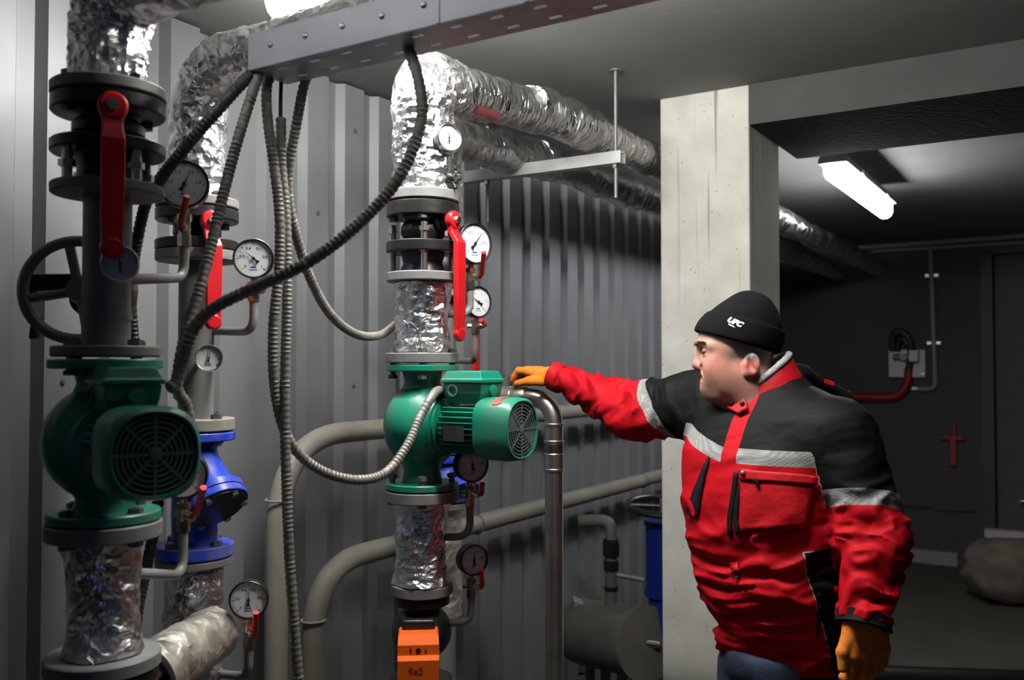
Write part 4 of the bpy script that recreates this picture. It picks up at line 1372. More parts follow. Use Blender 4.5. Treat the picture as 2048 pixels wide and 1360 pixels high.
# red cross shaped hook
t = thing('red_wall_hook', bpt(1905, 936), 'red cross shaped hook hanging on the back wall', 'hook')
def rbox(x0, y0, x1, y1, nm):
    a_, b_ = bpt(x0, y0, .03), bpt(x1, y1, .03)
    MB().box((a_ + b_) / 2, B * abs((b_ - a_).dot(B) / 2), A * .02, UP * abs((a_.z - b_.z) / 2)).build(nm, M_DARKRED, t, smooth=0, bevel=.006)
rbox(1899, 872, 1914, 932, 'shaft'); rbox(1881, 872, 1930, 881, 'cross_bar'); rbox(1905, 845, 1912, 874, 'tip')
a_, b_ = bpt(1909, 935, .01), bpt(1911, 968, .01)
# faint grooves in the plaster
for k, (x0, x1, y_) in enumerate(((1790, 1862, 1012), (1872, 1952, 1020))):
    a_, b_ = bpt(x0, y_, .004), bpt(x1, y_ + 3, .004)
    o_ = MB().tube([a_, b_], .008, 8).build('trim_%d' % (k + 3), mat('dark_seam', (.05, .05, .05), .8)); o_['kind'] = 'structure'
# sack by the door
q = P(2000, 1120, 6.2); 
sk = MB(); sk.sphere((0, 0, 0), 1, 40, 24)
for i_, p in enumerate(sk.v):
    d_ = p.normalized(); n_ = noise.noise(d_ * 2.1) * .14 + noise.noise(d_ * 5) * .07
    e = 3.2; rr = 1 / (abs(d_.x) ** e + abs(d_.y) ** e + abs(d_.z) ** e) ** (1 / e)
    sk.v[i_] = Vector((q.x + .12 + d_.x * (.32 + n_ * .3) * rr, q.y + d_.y * (.22 + n_ * .2) * rr, .20 + d_.z * (.20 + n_ * .2) * rr))
zmin = min(p.z for p in sk.v)
for i_, p in enumerate(sk.v): sk.v[i_] = Vector((p.x, p.y, p.z - zmin))
o_ = sk.build('cloth_bundle', M_SACK, smooth=60); tag(o_, 'lumpy brown sacking bundle lying below the dark door', 'sack')
# dark pipe lying across the floor behind the man
q0, q1 = P(1700, 1322, 4.6), P(2120, 1372, 4.5)
q0.z = q1.z = .052
o_ = MB().cyl(q0, q1, .05, n=24).build('floor_pipe', M_BLACK); tag(o_, 'black pipe lying across the floor right of the man', 'pipe')

# ------------------------------------------------------------------ the man
def surface_nets(f, org, h):
    f = f.astype(np.float32)
    nx, ny, nz = f.shape
    s = f < 0
    cnt = np.zeros((nx - 1, ny - 1, nz - 1), np.int8)
    for a_ in (0, 1):
        for b_ in (0, 1):
            for c_ in (0, 1):
                cnt += s[a_:nx - 1 + a_, b_:ny - 1 + b_, c_:nz - 1 + c_]
    mixed = (cnt > 0) & (cnt < 8)
    I = np.argwhere(mixed)
    idx = -np.ones(mixed.shape, np.int64); idx[mixed] = np.arange(len(I))
    acc = np.zeros((len(I), 3)); n = np.zeros(len(I))
    cor = [(a_, b_, c_) for a_ in (0, 1) for b_ in (0, 1) for c_ in (0, 1)]
    for p in cor:
        for ax in range(3):
            if p[ax]: continue
            q = list(p); q[ax] = 1
            fa = f[I[:, 0] + p[0], I[:, 1] + p[1], I[:, 2] + p[2]]
            fb = f[I[:, 0] + q[0], I[:, 1] + q[1], I[:, 2] + q[2]]
            m_ = (fa < 0) != (fb < 0)
            t_ = np.where(m_, fa / np.where(m_, fa - fb, 1), 0)
            pos = np.tile(np.array(p, float), (len(I), 1)); pos[:, ax] += t_
            acc[m_] += pos[m_]; n[m_] += 1
    V = np.array(org) + (I + acc / n[:, None]) * h
    faces = []
    for ax in range(3):
        sl0 = [slice(None)] * 3; sl1 = [slice(None)] * 3
        sl0[ax] = slice(0, -1); sl1[ax] = slice(1, None)
        c_ = s[tuple(sl0)] != s[tuple(sl1)]
        E = np.argwhere(c_)
        o1, o2 = [(1, 2), (2, 0), (0, 1)][ax]
        ok = (E[:, o1] > 0) & (E[:, o2] > 0) & (E[:, o1] < f.shape[o1] - 1) & (E[:, o2] < f.shape[o2] - 1)
        E = E[ok]
        def cell(d1, d2):
            J = E.copy(); J[:, o1] += d1; J[:, o2] += d2
            return idx[J[:, 0], J[:, 1], J[:, 2]]
        Q = np.stack([cell(-1, -1), cell(0, -1), cell(0, 0), cell(-1, 0)], 1)
        inside = s[E[:, 0], E[:, 1], E[:, 2]]
        Q[~inside] = Q[~inside][:, ::-1]
        faces.append(Q)
    return V, np.concatenate(faces)


def grid(lo, hi, h):
    ax = [np.arange(lo[i_], hi[i_] + h, h, dtype=np.float32) for i_ in range(3)]
    G = np.stack(np.meshgrid(*ax, indexing='ij'), -1)
    return G


def sd_cap(G, a_, b_, ra, rb):
    a_ = np.array(a_, np.float32); b_ = np.array(b_, np.float32); d = b_ - a_
    q = G - a_
    t_ = np.clip((q @ d) / float(d @ d), 0, 1)
    return np.sqrt(((q - t_[..., None] * d) ** 2).sum(-1)) - (ra + (rb - ra) * t_)


def sd_ell(G, c_, r, R=None):
    q = G - np.array(c_, np.float32)
    if R is not None: q = q @ np.array(R, np.float32).T
    r = np.array(r, np.float32)
    k0 = np.sqrt(((q / r) ** 2).sum(-1)); k1 = np.sqrt(((q / (r * r)) ** 2).sum(-1)) + 1e-9
    return k0 * (k0 - 1) / k1


def smin(a_, b_, k):
    h = np.maximum(k - np.abs(a_ - b_), 0) / k
    return np.minimum(a_, b_) - h * h * k * .25


def smax(a_, b_, k): return -smin(-a_, -b_, k)


_RNG = np.random.RandomState(5)
_LAT = _RNG.rand(32, 32, 32).astype(np.float32) * 2 - 1


def vnoise(Q):
    """value noise on an (N,3) array"""
    i_ = np.floor(Q).astype(int); f_ = (Q - i_).astype(np.float32); f_ = f_ * f_ * (3 - 2 * f_)
    r = 0
    for a_ in (0, 1):
        for b_ in (0, 1):
            for c_ in (0, 1):
                w = (f_[:, 0] if a_ else 1 - f_[:, 0]) * (f_[:, 1] if b_ else 1 - f_[:, 1]) * (f_[:, 2] if c_ else 1 - f_[:, 2])
                r = r + w * _LAT[(i_[:, 0] + a_) % 32, (i_[:, 1] + b_) % 32, (i_[:, 2] + c_) % 32]
    return r


def np_obj(name, V, Q, material, parent, attrs=None, smooth=True):
    me = bpy.data.meshes.new(name)
    org = np.array(ORG[parent.name])
    me.from_pydata((V - org).tolist(), [], Q.tolist())
    me.update()
    if smooth: me.shade_smooth()
    for k, a_ in (attrs or {}).items():
        at_ = me.attributes.new(k, 'FLOAT', 'POINT'); at_.data.foreach_set('value', np.asarray(a_, np.float32))
    me.materials.append(material)
    o_ = bpy.data.objects.new(name, me); link(o_, parent); ORG[o_.name] = ORG[parent.name]
    return o_


person = thing('person', (P(1585, 1340, 2.18).x, 2.18, 0),
               'man in red and black jacket, black beanie and orange gloves reaching to a valve', 'person')

# ---- head (local metres: x forward, y to his left = camera side, z up)
HK = 2.2 / F
HO = np.array(P(1480, 715, 2.2))
fx = Vector((-.985, .10, 0)).normalized(); sy = Vector((-fx.y, fx.x, 0))
if sy.y > 0: sy = -sy
HR = np.array([list(fx), list(sy), [0, 0, 1]])       # rows: local axes in world


def to_world(V): return V @ HR + HO


h = .0024
G = grid((-.125, -.105, -.235), (.135, .105, .155), h)
mm = lambda *a_: tuple(x / 1000 for x in a_)
d = sd_ell(G, mm(4, 0, 48), mm(93, 74, 86))
d = smin(d, sd_ell(G, mm(46, 0, -8), mm(50, 60, 78)), .03)
d = smin(d, sd_ell(G, mm(36, 0, -58), mm(48, 58, 38)), .03)
for sg in (-1, 1):
    d = smin(d, sd_ell(G, mm(58, sg * 36, -26), mm(30, 24, 30)), .02)       # cheek
    d = smin(d, sd_ell(G, mm(20, sg * 50, -52), mm(34, 14, 34)), .025)      # jaw
    d = smin(d, sd_ell(G, mm(66, sg * 24, -56), mm(18, 16, 16)), .02)
d = smin(d, sd_ell(G, mm(76, 0, -74), mm(17, 23, 15)), .016)                # chin
d = smin(d, sd_ell(G, mm(35, 0, -92), mm(44, 46, 20)), .03)                 # double chin
d = smin(d, sd_cap(G, mm(-18, 0, -50), mm(-45, 0, -200), .064, .072), .03)  # neck
for sg in (-1, 1):
    d = smin(d, sd_cap(G, mm(90, sg * 12, 31), mm(72, sg * 46, 28), .012, .009), .014)   # brow ridge
    d = smax(d, -sd_ell(G, mm(99, sg * 30, 12), mm(17, 17, 12)), .012)      # eye socket
d = smin(d, sd_cap(G, mm(91, 0, 22), mm(99, 0, -10), .0075, .011), .012)    # nose bridge
d = smin(d, sd_ell(G, mm(101, 0, -18), mm(13.5, 14, 12)), .008)             # tip
for sg in (-1, 1):
    d = smin(d, sd_ell(G, mm(91, sg * 13.5, -22), mm(13, 8, 9.5)), .006)    # wings
    d = smax(d, -sd_ell(G, mm(99, sg * 7.5, -31), mm(6, 4, 4)), .003)       # nostril
d = smin(d, sd_ell(G, mm(82, 0, -40), mm(11, 24, 9)), .010)
d = smin(d, sd_ell(G, mm(84, 0, -55), mm(10, 21, 7)), .007)
d = smax(d, -sd_cap(G, mm(97, -14, -48), mm(97, 14, -48), .0055, .0055), .006)
for sg in (-1, 1):
    d = smax(d, -sd_cap(G, mm(97, sg * 13, -48), mm(82, sg * 27, -53), .0050, .0035), .006)
    d = smax(d, -sd_cap(G, mm(92, sg * 22, -22), mm(81, sg * 33, -52), .0040, .0032), .008)   # nasolabial fold
# eyelids around the eyeballs
EY = [mm(78, sg * 31, 12) for sg in (-1, 1)]
for e_ in EY:
    ball = sd_ell(G, e_, mm(15.5, 15.5, 15.5))
    up_ = np.maximum(ball, -(G[..., 2] - e_[2] - .0012 + (G[..., 0] - e_[0]) * .05))
    lo_ = np.maximum(ball, (G[..., 2] - e_[2] + .0040))
    d = smin(d, up_, .004); d = smin(d, lo_, .005)
# ears
for sg in (-1, 1):
    R_e = [[.94, -sg * .34, 0], [sg * .34, .94, 0], [0, 0, 1]]
    er = sd_ell(G, mm(-16, sg * 73, -18), mm(20, 8, 29), R_e)
    er = smax(er, -sd_ell(G, mm(-14, sg * 80, -15), mm(12, 7, 19), R_e), .006)
    er = smin(er, sd_ell(G, mm(-6, sg * 72, -36), mm(9, 6, 10)), .008)
    er = smin(er, sd_ell(G, mm(-3, sg * 71, -20), mm(5, 6, 9)), .006)
    er = smin(er, sd_cap(G, mm(-16, sg * 77, 0), mm(-24, sg * 78, -22), .004, .004), .005)
    d = smin(d, er, .006)
V, Q = surface_nets(d, (-.125, -.105, -.235), h)
VL = V.copy()
bl = np.zeros(len(V))
for c_, r_, w_ in ((mm(55, 45, -25), .032, .8), (mm(102, 0, -18), .018, .9), (mm(-14, 76, -25), .03, .8), (mm(30, 55, -50), .035, .5), (mm(60, 35, -80), .03, .4), (mm(82, 0, -48), .016, .55)):
    bl = np.maximum(bl, w_ * np.exp(-((V - np.array(c_)) ** 2).sum(1) / r_ ** 2))
hairm = np.clip((V[:, 2] - (-.008 + .0)) / .01, 0, 1) * np.clip((.032 - V[:, 0]) / .012, 0, 1) * (np.abs(V[:, 1]) > .045)
stub = np.clip((-.030 - V[:, 2]) / .03, 0, 1) * np.clip((V[:, 0] - .0) / .03, 0, 1) * (V[:, 2] > -.13)


def attr(N, name):
    a_ = N.new('ShaderNodeAttribute'); a_.attribute_name = name
    return a_.outputs['Fac']


def mixn(N, L, fac, c1, c2):
    m_ = N.new('ShaderNodeMix'); m_.data_type = 'RGBA'
    if isinstance(fac, float): m_.inputs[0].default_value = fac
    else: L.new(fac, m_.inputs[0])
    for i_, c_ in ((6, c1), (7, c2)):
        if isinstance(c_, tuple): m_.inputs[i_].default_value = (*c_, 1)
        else: L.new(c_, m_.inputs[i_])
    return m_.outputs[2]


def skin_mat():
    m, nt, b, N, L = new_mat('skin')
    tc = N.new('ShaderNodeTexCoord')
    n = N.new('ShaderNodeTexNoise'); n.inputs['Scale'].default_value = 55; n.inputs['Detail'].default_value = 5; L.new(tc.outputs['Object'], n.inputs['Vector'])
    c_ = mixn(N, L, n.outputs['Fac'], (.43, .225, .165), (.53, .30, .23))
    c_ = mixn(N, L, attr(N, 'blush'), c_, (.50, .12, .10))
    sm = N.new('ShaderNodeMath'); sm.operation = 'MULTIPLY'; sm.inputs[1].default_value = .3; L.new(attr(N, 'stubble'), sm.inputs[0])
    c_ = mixn(N, L, sm.outputs[0], c_, (.26, .17, .15))
    c_ = mixn(N, L, attr(N, 'hair'), c_, (.22, .20, .19))
    L.new(c_, b.inputs['Base Color'])
    b.inputs['Roughness'].default_value = .5
    b.inputs['Subsurface Weight'].default_value = .12
    b.inputs['Subsurface Radius'].default_value = (.012, .005, .003)
    b.inputs['Subsurface Scale'].default_value = .4
    n2 = N.new('ShaderNodeTexNoise'); n2.inputs['Scale'].default_value = 260; L.new(tc.outputs['Object'], n2.inputs['Vector'])
    bp = N.new('ShaderNodeBump'); bp.inputs['Strength'].default_value = .12; bp.inputs['Distance'].default_value = .003
    L.new(n2.outputs['Fac'], bp.inputs['Height']); L.new(bp.outputs[0], b.inputs['Normal'])
    return m


body = np_obj('body', to_world(V), Q, skin_mat(), person, {'blush': bl, 'hair': hairm, 'stubble': stub})
BVH_head = BVHTree.FromPolygons([tuple(v_) for v_ in VL], [tuple(q_) for q_ in Q.tolist()])
for e_ in EY:
    w_ = Vector(to_world(np.array([e_]))[0])
    MB().sphere(w_, .0135, 24, 16).build('eye', mat('eye_white', (.36, .33, .31), .25), body)
    gz = (fx + sy * .35).normalized(); ir = w_ + gz * .0120 - UP * .001
    MB().disc(ir, ir + gz * .0020, .0062, 20, .0008).build('iris', mat('iris_brown', (.03, .025, .02), .15), body)
# eyebrows: rows of short bristles merged into one brow each
for sg in (-1, 1):
    m_ = MB()
    for k in range(60):
        u_ = (k + random.random()) / 60
        y_ = sg * (.011 + .036 * u_); z_ = .0305 + .0045 * math.sin(u_ * 2.6) + (random.random() - .5) * .007
        hit = BVH_head.ray_cast(Vector((.2, y_, z_)), Vector((-1, 0, 0)))
        if hit[0] is None: continue
        p0_ = hit[0] - hit[1] * .0005; dr_ = Vector((.35, sg * .9, .25 - .3 * u_)).normalized()
        p1_ = p0_ + dr_ * .009 + hit[1] * .001
        m_.cyl(Vector(to_world(np.array([list(p0_)]))[0]), Vector(to_world(np.array([list(p1_)]))[0]), .0011, .0003, n=4)
    m_.build('eyebrow', mat('brow_hair', (.07, .05, .04), .7), body)

# ---- beanie
h = .0028
G = grid((-.125, -.11, -.03), (.13, .11, .185), h)
d = sd_ell(G, mm(5, 0, 46), mm(101, 83, 88))
d = smin(d, sd_ell(G, mm(-26, 0, 94), mm(56, 58, 66)), .05)
pn = Vector((-.050, 0, .193)).normalized()       # plane through the brim line, front high
pn = Vector((-(61 - 4), 0, 193)).normalized()
off = Vector(mm(103, 0, 62)).dot(pn)
plane = G[..., 0] * pn.x + G[..., 2] * pn.z - off
cuff = np.clip((.058 - plane) / .003, 0, 1)
q = G.reshape(-1, 3)
wr = vnoise(q * 26).reshape(d.shape) * .0022 + vnoise(q * np.array([9, 9, 30], np.float32) + 7).reshape(d.shape) * .0015
d = d - .0035 * cuff + wr
d = smax(d, -plane, .006)
V, Q = surface_nets(d, (-.125, -.11, -.03), h)
M_KNIT = None


def knit_mat():
    m, nt, b, N, L = new_mat('black_knit')
    b.inputs['Base Color'].default_value = (.0045, .0045, .005, 1); b.inputs['Roughness'].default_value = .95
    b.inputs['Specular IOR Level'].default_value = .15
    tc = N.new('ShaderNodeTexCoord')
    mp = N.new('ShaderNodeMapping'); mp.inputs['Scale'].default_value = (420, 420, 60); L.new(tc.outputs['Object'], mp.inputs['Vector'])
    n = N.new('ShaderNodeTexNoise'); n.inputs['Scale'].default_value = 1; L.new(mp.outputs[0], n.inputs['Vector'])
    bp = N.new('ShaderNodeBump'); bp.inputs['Strength'].default_value = .3; bp.inputs['Distance'].default_value = .003
    L.new(n.outputs['Fac'], bp.inputs['Height']); L.new(bp.outputs[0], b.inputs['Normal'])
    return m


beanie = np_obj('beanie', to_world(V), Q, knit_mat(), person)
bvh_b = BVHTree.FromPolygons([tuple(v_) for v_ in to_world(V)], Q.tolist())


def project_text(txt, size, px, py, ang, material, parent, bvh, lift=.0012, shear=.35, bold=.0, name='lettering', wide=1.0):
    me = text_mesh(txt, size, .0006, shear, bold)
    ray0 = Vector((0, 0, CZ)); c_ = P(px, py, 2.1)
    dirv = (c_ - ray0).normalized(); rt = dirv.cross(UP).normalized(); up_ = rt.cross(dirv)
    ca, sa = math.cos(ang), math.sin(ang)
    e1, e2 = rt * ca + up_ * sa, up_ * ca - rt * sa
    org = ORG[parent.name]
    for v_ in me.vertices:
        q_ = c_ + e1 * (v_.co.x * wide) + e2 * v_.co.y
        hit = bvh.ray_cast(q_ - dirv * .4, dirv)
        p_ = (hit[0] - dirv * (lift + v_.co.z)) if hit[0] else q_
        v_.co = p_ - org
    me.materials.clear(); me.materials.append(material)
    o_ = bpy.data.objects.new(name, me); link(o_, parent); ORG[o_.name] = org
    return o_


M_LOGO = mat('white_embroidery', (.75, .75, .75), .7)
project_text('UFC', .0165, 1469, 644, math.radians(-24), M_LOGO, beanie, bvh_b, bold=.0011, wide=1.12, name='logo_lettering')
def bar_on(bvh, parent, px0, py0, px1, py1, w, material, name, lift=.0015):
    strip([(px0, py0), (px1, py1)], w, material, parent, name, bvh, lift)


def surf(bvh, px, py, lift):
    o_ = Vector((0, 0, CZ)); dv_ = (P(px, py, 2.0) - o_).normalized()
    hit = bvh.ray_cast(o_ + dv_ * 1.0, dv_)
    if hit[0] is None: return None
    return hit[0] + hit[1] * lift


def grid_patch(rows, material, parent, name, bvh, lift=.002, thick=.003, smooth=True):
    """rows of pixel points laid onto a surface; becomes a thin raised piece of cloth"""
    vs, fs, ok = [], [], []
    nr, nc = len(rows), len(rows[0])
    last = None
    for r_ in rows:
        for (px, py) in r_:
            s_ = surf(bvh, px, py, lift)
            if s_ is None or (last is not None and (s_ - last).length > .35): s_ = last
            last = s_
            vs.append(s_)
    ok = [v_ for v_ in vs if v_ is not None]
    vs = [v_ if v_ is not None else ok[0] for v_ in vs]
    m_ = MB(); m_.v = vs
    for i_ in range(nr - 1):
        for j in range(nc - 1):
            m_.f.append((i_ * nc + j, i_ * nc + j + 1, (i_ + 1) * nc + j + 1, (i_ + 1) * nc + j))
    o_ = m_.build(name, material, parent, smooth=50)
    md = o_.modifiers.new('thickness', 'SOLIDIFY'); md.thickness = thick; md.offset = 0
    return o_


def strip(path, w, material, parent, name, bvh, lift=.002, n=14, thick=.003, ws=None):
    rows = []
    P2 = [Vector(p) for p in path]
    tot = sum((b_ - a_).length for a_, b_ in zip(P2, P2[1:])); out = []
    for k in range(n + 1):
        t_ = tot * k / n; acc = 0
        for a_, b_ in zip(P2, P2[1:]):
            L_ = (b_ - a_).length
            if t_ <= acc + L_ + 1e-6:
                out.append((a_.lerp(b_, (t_ - acc) / L_), (b_ - a_).normalized())); break
            acc += L_
    for k, (p_, t_) in enumerate(out):
        nn = Vector((-t_.y, t_.x)); ww = w if ws is None else ws[0] + (ws[1] - ws[0]) * k / n
        rows.append([tuple(p_ + nn * (ww * s_)) for s_ in (-.5, 0, .5)])
    return grid_patch(rows, material, parent, name, bvh, lift, thick)


def quad(c4, n1, n2):
    a_, b_, c_, d_ = [Vector(x) for x in c4]
    return [[tuple(a_.lerp(b_, j / n2).lerp(d_.lerp(c_, j / n2), i_ / n1)) for j in range(n2 + 1)] for i_ in range(n1 + 1)]


strip([(1457, 648.5), (1468.5, 654.5)], 2.6, M_LOGO, beanie, 'logo_underline', bvh_b, .0012, 6, .0012)
strip([(1468.5, 654.5), (1471.5, 656)], 2.6, mat('red_embroidery', (.25, .03, .05), .7), beanie, 'logo_underline', bvh_b, .0012, 4, .0012)

# ---- jacket
SRp, SLp = P(1412, 805, 2.37), P(1676, 872, 2.06)
ELB_R, WR_R = P(1268, 822, 2.50), P(1108, 752, 2.655)
ELB_L, WR_L = P(1746, 1080, 1.99), P(1728, 1238, 1.93)
Rax = Vector((.635, -.772, 0)).normalized(); Fax = Vector((-.772, -.635, 0)).normalized()
NB = P(1545, 790, 2.22)
KN = [(770, 1545, .05, .05), (800, 1542, .13, .085), (835, 1536, .185, .115), (900, 1532, .212, .150), (1000, 1534, .212, .168), (1100, 1546, .204, .176), (1160, 1555, .196, .172), (1230, 1566, .180, .152), (1312, 1578, .168, .128), (1340, 1580, .166, .126)]
kz = np.array([P(k[1], k[0], 2.2).z for k in KN]); kx = np.array([P(k[1], k[0], 2.2).x for k in KN])
kw = np.array([k[2] for k in KN]); kd = np.array([k[3] for k in KN])
o_ = np.argsort(kz); kz, kx, kw, kd = kz[o_], kx[o_], kw[o_], kd[o_]
ZH = P(1572, 1312, 2.2).z


def torso_uv(Gx):
    z = Gx[..., 2]
    cx = np.interp(z, kz, kx); w = np.interp(z, kz, kw); dd = np.interp(z, kz, kd)
    dx = Gx[..., 0] - cx; dy = Gx[..., 1] - 2.2
    u_ = dx * Rax.x + dy * Rax.y; v_ = dx * Fax.x + dy * Fax.y
    return u_, v_, w, dd


def sd_torso(Gx):
    u_, v_, w, dd = torso_uv(Gx)
    e = 2.3
    k = (np.abs(u_ / w) ** e + np.abs(v_ / dd) ** e) ** (1 / e)
    s_ = (k - 1) * np.minimum(w, dd) * .92
    return np.maximum(s_, (Gx[..., 2] - kz[-1]) * .7)


h = .0056
lo = np.array((.02, 1.80, ZH - .03)); hi = np.array((.98, 2.74, 1.64))
G = grid(lo, hi, h)
dT = sd_torso(G)
for k_ in (SRp, SLp):
    pass
sh = smin(sd_cap(G, NB - UP * .02, SRp + Vector((.03, -.02, -.01)), .085, .082), sd_cap(G, NB - UP * .03, SLp - Rax * .03, .085, .088), .04)
dT = smin(dT, sh, .05)
dL = smin(sd_cap(G, SLp - UP * .005, ELB_L, .090, .075), sd_cap(G, ELB_L, WR_L + UP * .012, .075, .055), .03)
dR = smin(sd_cap(G, SRp, ELB_R, .092, .077), sd_cap(G, ELB_R, WR_R, .077, .038), .03)
# keep the left arm a separate sleeve from the flank
F0 = smin(smin(dT, dR, .05), dL, .022)
near = np.abs(F0) < .03
Gn = G[near]
part = np.argmin(np.stack([dT[near], dL[near], dR[near]], 1), 1)


def arm_coords(Gq, chain):
    best = None
    acc = 0; tl = np.zeros(len(Gq)); bd = np.full(len(Gq), 9.0); ang = np.zeros(len(Gq))
    for a_, b_ in zip(chain, chain[1:]):
        a_ = np.array(a_); b_ = np.array(b_); dv = b_ - a_; L_ = np.linalg.norm(dv); dv = dv / L_
        q_ = Gq - a_; t_ = np.clip(q_ @ dv, 0 if acc else -1, L_); pr = q_ - t_[:, None] * dv; dist = np.linalg.norm(pr, axis=1)
        m_ = dist < bd
        e1, e2, _ = frame(Vector(dv))
        aa = np.arctan2(pr @ np.array(e2), pr @ np.array(e1))
        tl[m_] = acc + t_[m_]; bd[m_] = dist[m_]; ang[m_] = aa[m_]
        acc += L_
    return tl, ang


tL, aL = arm_coords(Gn, (SLp, ELB_L, WR_L)); tR, aR = arm_coords(Gn, (SRp, ELB_R, WR_R))


def folds(t_, a_, f, seed, tw=1.0):
    c_, s_ = np.cos(a_), np.sin(a_)
    wv = vnoise(np.stack([t_ * 9 + seed, c_ * 1.1 + 9, s_ * 1.1 + seed], 1))
    n1 = vnoise(np.stack([t_ * f + wv * 1.3 + tw * a_ * .0 + c_ * .9 * tw, c_ * .9 + 3, s_ * .9 + seed], 1))
    n2 = vnoise(np.stack([t_ * f * 1.9 + wv * 2, c_ * 1.7 + 6, s_ * 1.7 + seed * 2], 1))
    return np.abs(n1) * 1.0 + np.abs(n2) * .45 - .35


disp = np.zeros(len(Gn), np.float32)
wz = lambda t_, a0, a1: np.clip((t_ - a0) / .05, 0, 1) * np.clip((a1 - t_) / .03, 0, 1)
fl = folds(tL, aL, 30, 3.3, 1.0); fr_ = folds(tR, aR, 27, 7.7, 1.4)
disp = np.where(part == 1, fl * .024 * np.clip((tL - .08) / .08, .25, 1), disp)
disp = np.where(part == 2, fr_ * .021 * np.clip((tR - .02) / .1, .3, 1) * np.clip((.50 - tR) / .05, .3, 1), disp)
uT, vT, wT, ddT = torso_uv(Gn)
zz_ = Gn[:, 2]
# drapes on the body: stronger on the lower part, running diagonally
qd = np.stack([uT * 7 + (zz_) * 5, vT * 6, zz_ * 26 - uT * 9 + vnoise(np.stack([uT * 6, vT * 6, zz_ * 6], 1)) * 1.2], 1)
dn = np.abs(vnoise(qd)) + .5 * np.abs(vnoise(qd * 2.1 + 4)) - .42
lowk = np.clip((1.36 - zz_) / .25, 0.15, 1)
disp = np.where(part == 0, dn * .022 * lowk, disp)
# waist gathering
wst = P(1540, 1118, 2.2).z
disp = disp + np.where(part == 0, .010 * np.exp(-((zz_ - wst) / .018) ** 2), 0)
F1 = F0.copy(); F1[near] = F0[near] + disp
F1 = smax(F1, ZH - G[..., 2] + (G[..., 0] - .66) * .0, .004)
# cuffs end
dR_end = np.array(WR_R) ; dvr = np.array((WR_R - ELB_R).normalized())
cutR = (G - dR_end) @ dvr
F1 = np.where(dR < .06, np.maximum(F1, np.where(dR <= dT, cutR - .004, -1)), F1)
dvl = np.array((WR_L - ELB_L).normalized())
cutL = (G - np.array(WR_L)) @ dvl
F1 = np.where(dL < .06, np.maximum(F1, np.where(dL <= dT, cutL - .012, -1)), F1)
V, Q = surface_nets(F1, lo, h)
# vertex attributes: which cloth
pT = sd_torso(V); pS = np.minimum(sd_cap(V, NB - UP * .02, SRp, .085, .082), sd_cap(V, NB - UP * .03, SLp, .085, .088)); pT = np.minimum(pT, pS)
pL = np.minimum(sd_cap(V, SLp, ELB_L, .090, .075), sd_cap(V, ELB_L, WR_L, .075, .055))
pR = np.minimum(sd_cap(V, SRp, ELB_R, .092, .077), sd_cap(V, ELB_R, WR_R, .077, .038))
tLv, aLv = arm_coords(V, (SLp, ELB_L, WR_L)); tRv, aRv = arm_coords(V, (SRp, ELB_R, WR_R))
uV, vV, wV, dV_ = torso_uv(V)
far = np.clip((-uV - .02) / .15, 0, 1)
zoneT = V[:, 2] - (1.408 + .045 * far)
zoneL = .128 - tLv + (V[:, 0] - np.interp(V[:, 2], [WR_L.z, SLp.z], [WR_L.x, SLp.x])) * .28
zoneR = .120 - tRv + (V[:, 2] - 1.50) * .45
prt = np.argmin(np.stack([pT, pL - .004, pR - .004], 1), 1)
zone = np.choose(prt, [zoneT, zoneL, zoneR])
bvh_j = BVHTree.FromPolygons(V.tolist(), Q.tolist())
_o = Vector((0, 0, CZ)); _h = []
for _px, _py in ((1607, 1106), (1655, 1280)):
    _d = (P(_px, _py, 2.0) - _o).normalized(); _h.append(bvh_j.ray_cast(_o + _d, _d)[0])
z1_, z2_ = _h[0].z, _h[1].z
_uv = torso_uv(np.array([list(_h[0]), list(_h[1])]))
_th = np.arctan2(_uv[1] / _uv[3], _uv[0] / _uv[2])
thV = np.arctan2(vV / dV_, uV / wV)
th0 = _th[0] + (_th[1] - _th[0]) * (z1_ - V[:, 2]) / (z1_ - z2_)
panel = np.minimum((th0 - thV) * .16, np.minimum(z1_ + (_th[0] - thV) * .03 - V[:, 2], (thV + 1.4) * .16))
panel = np.where(prt == 0, panel, -1)
plack = np.where((prt == 0) & (vV > 0), .021 - np.abs(uV - .004), -1)
cuffm = np.where(prt == 1, tLv - ((ELB_L - SLp).length + (WR_L - ELB_L).length - .030), -1)


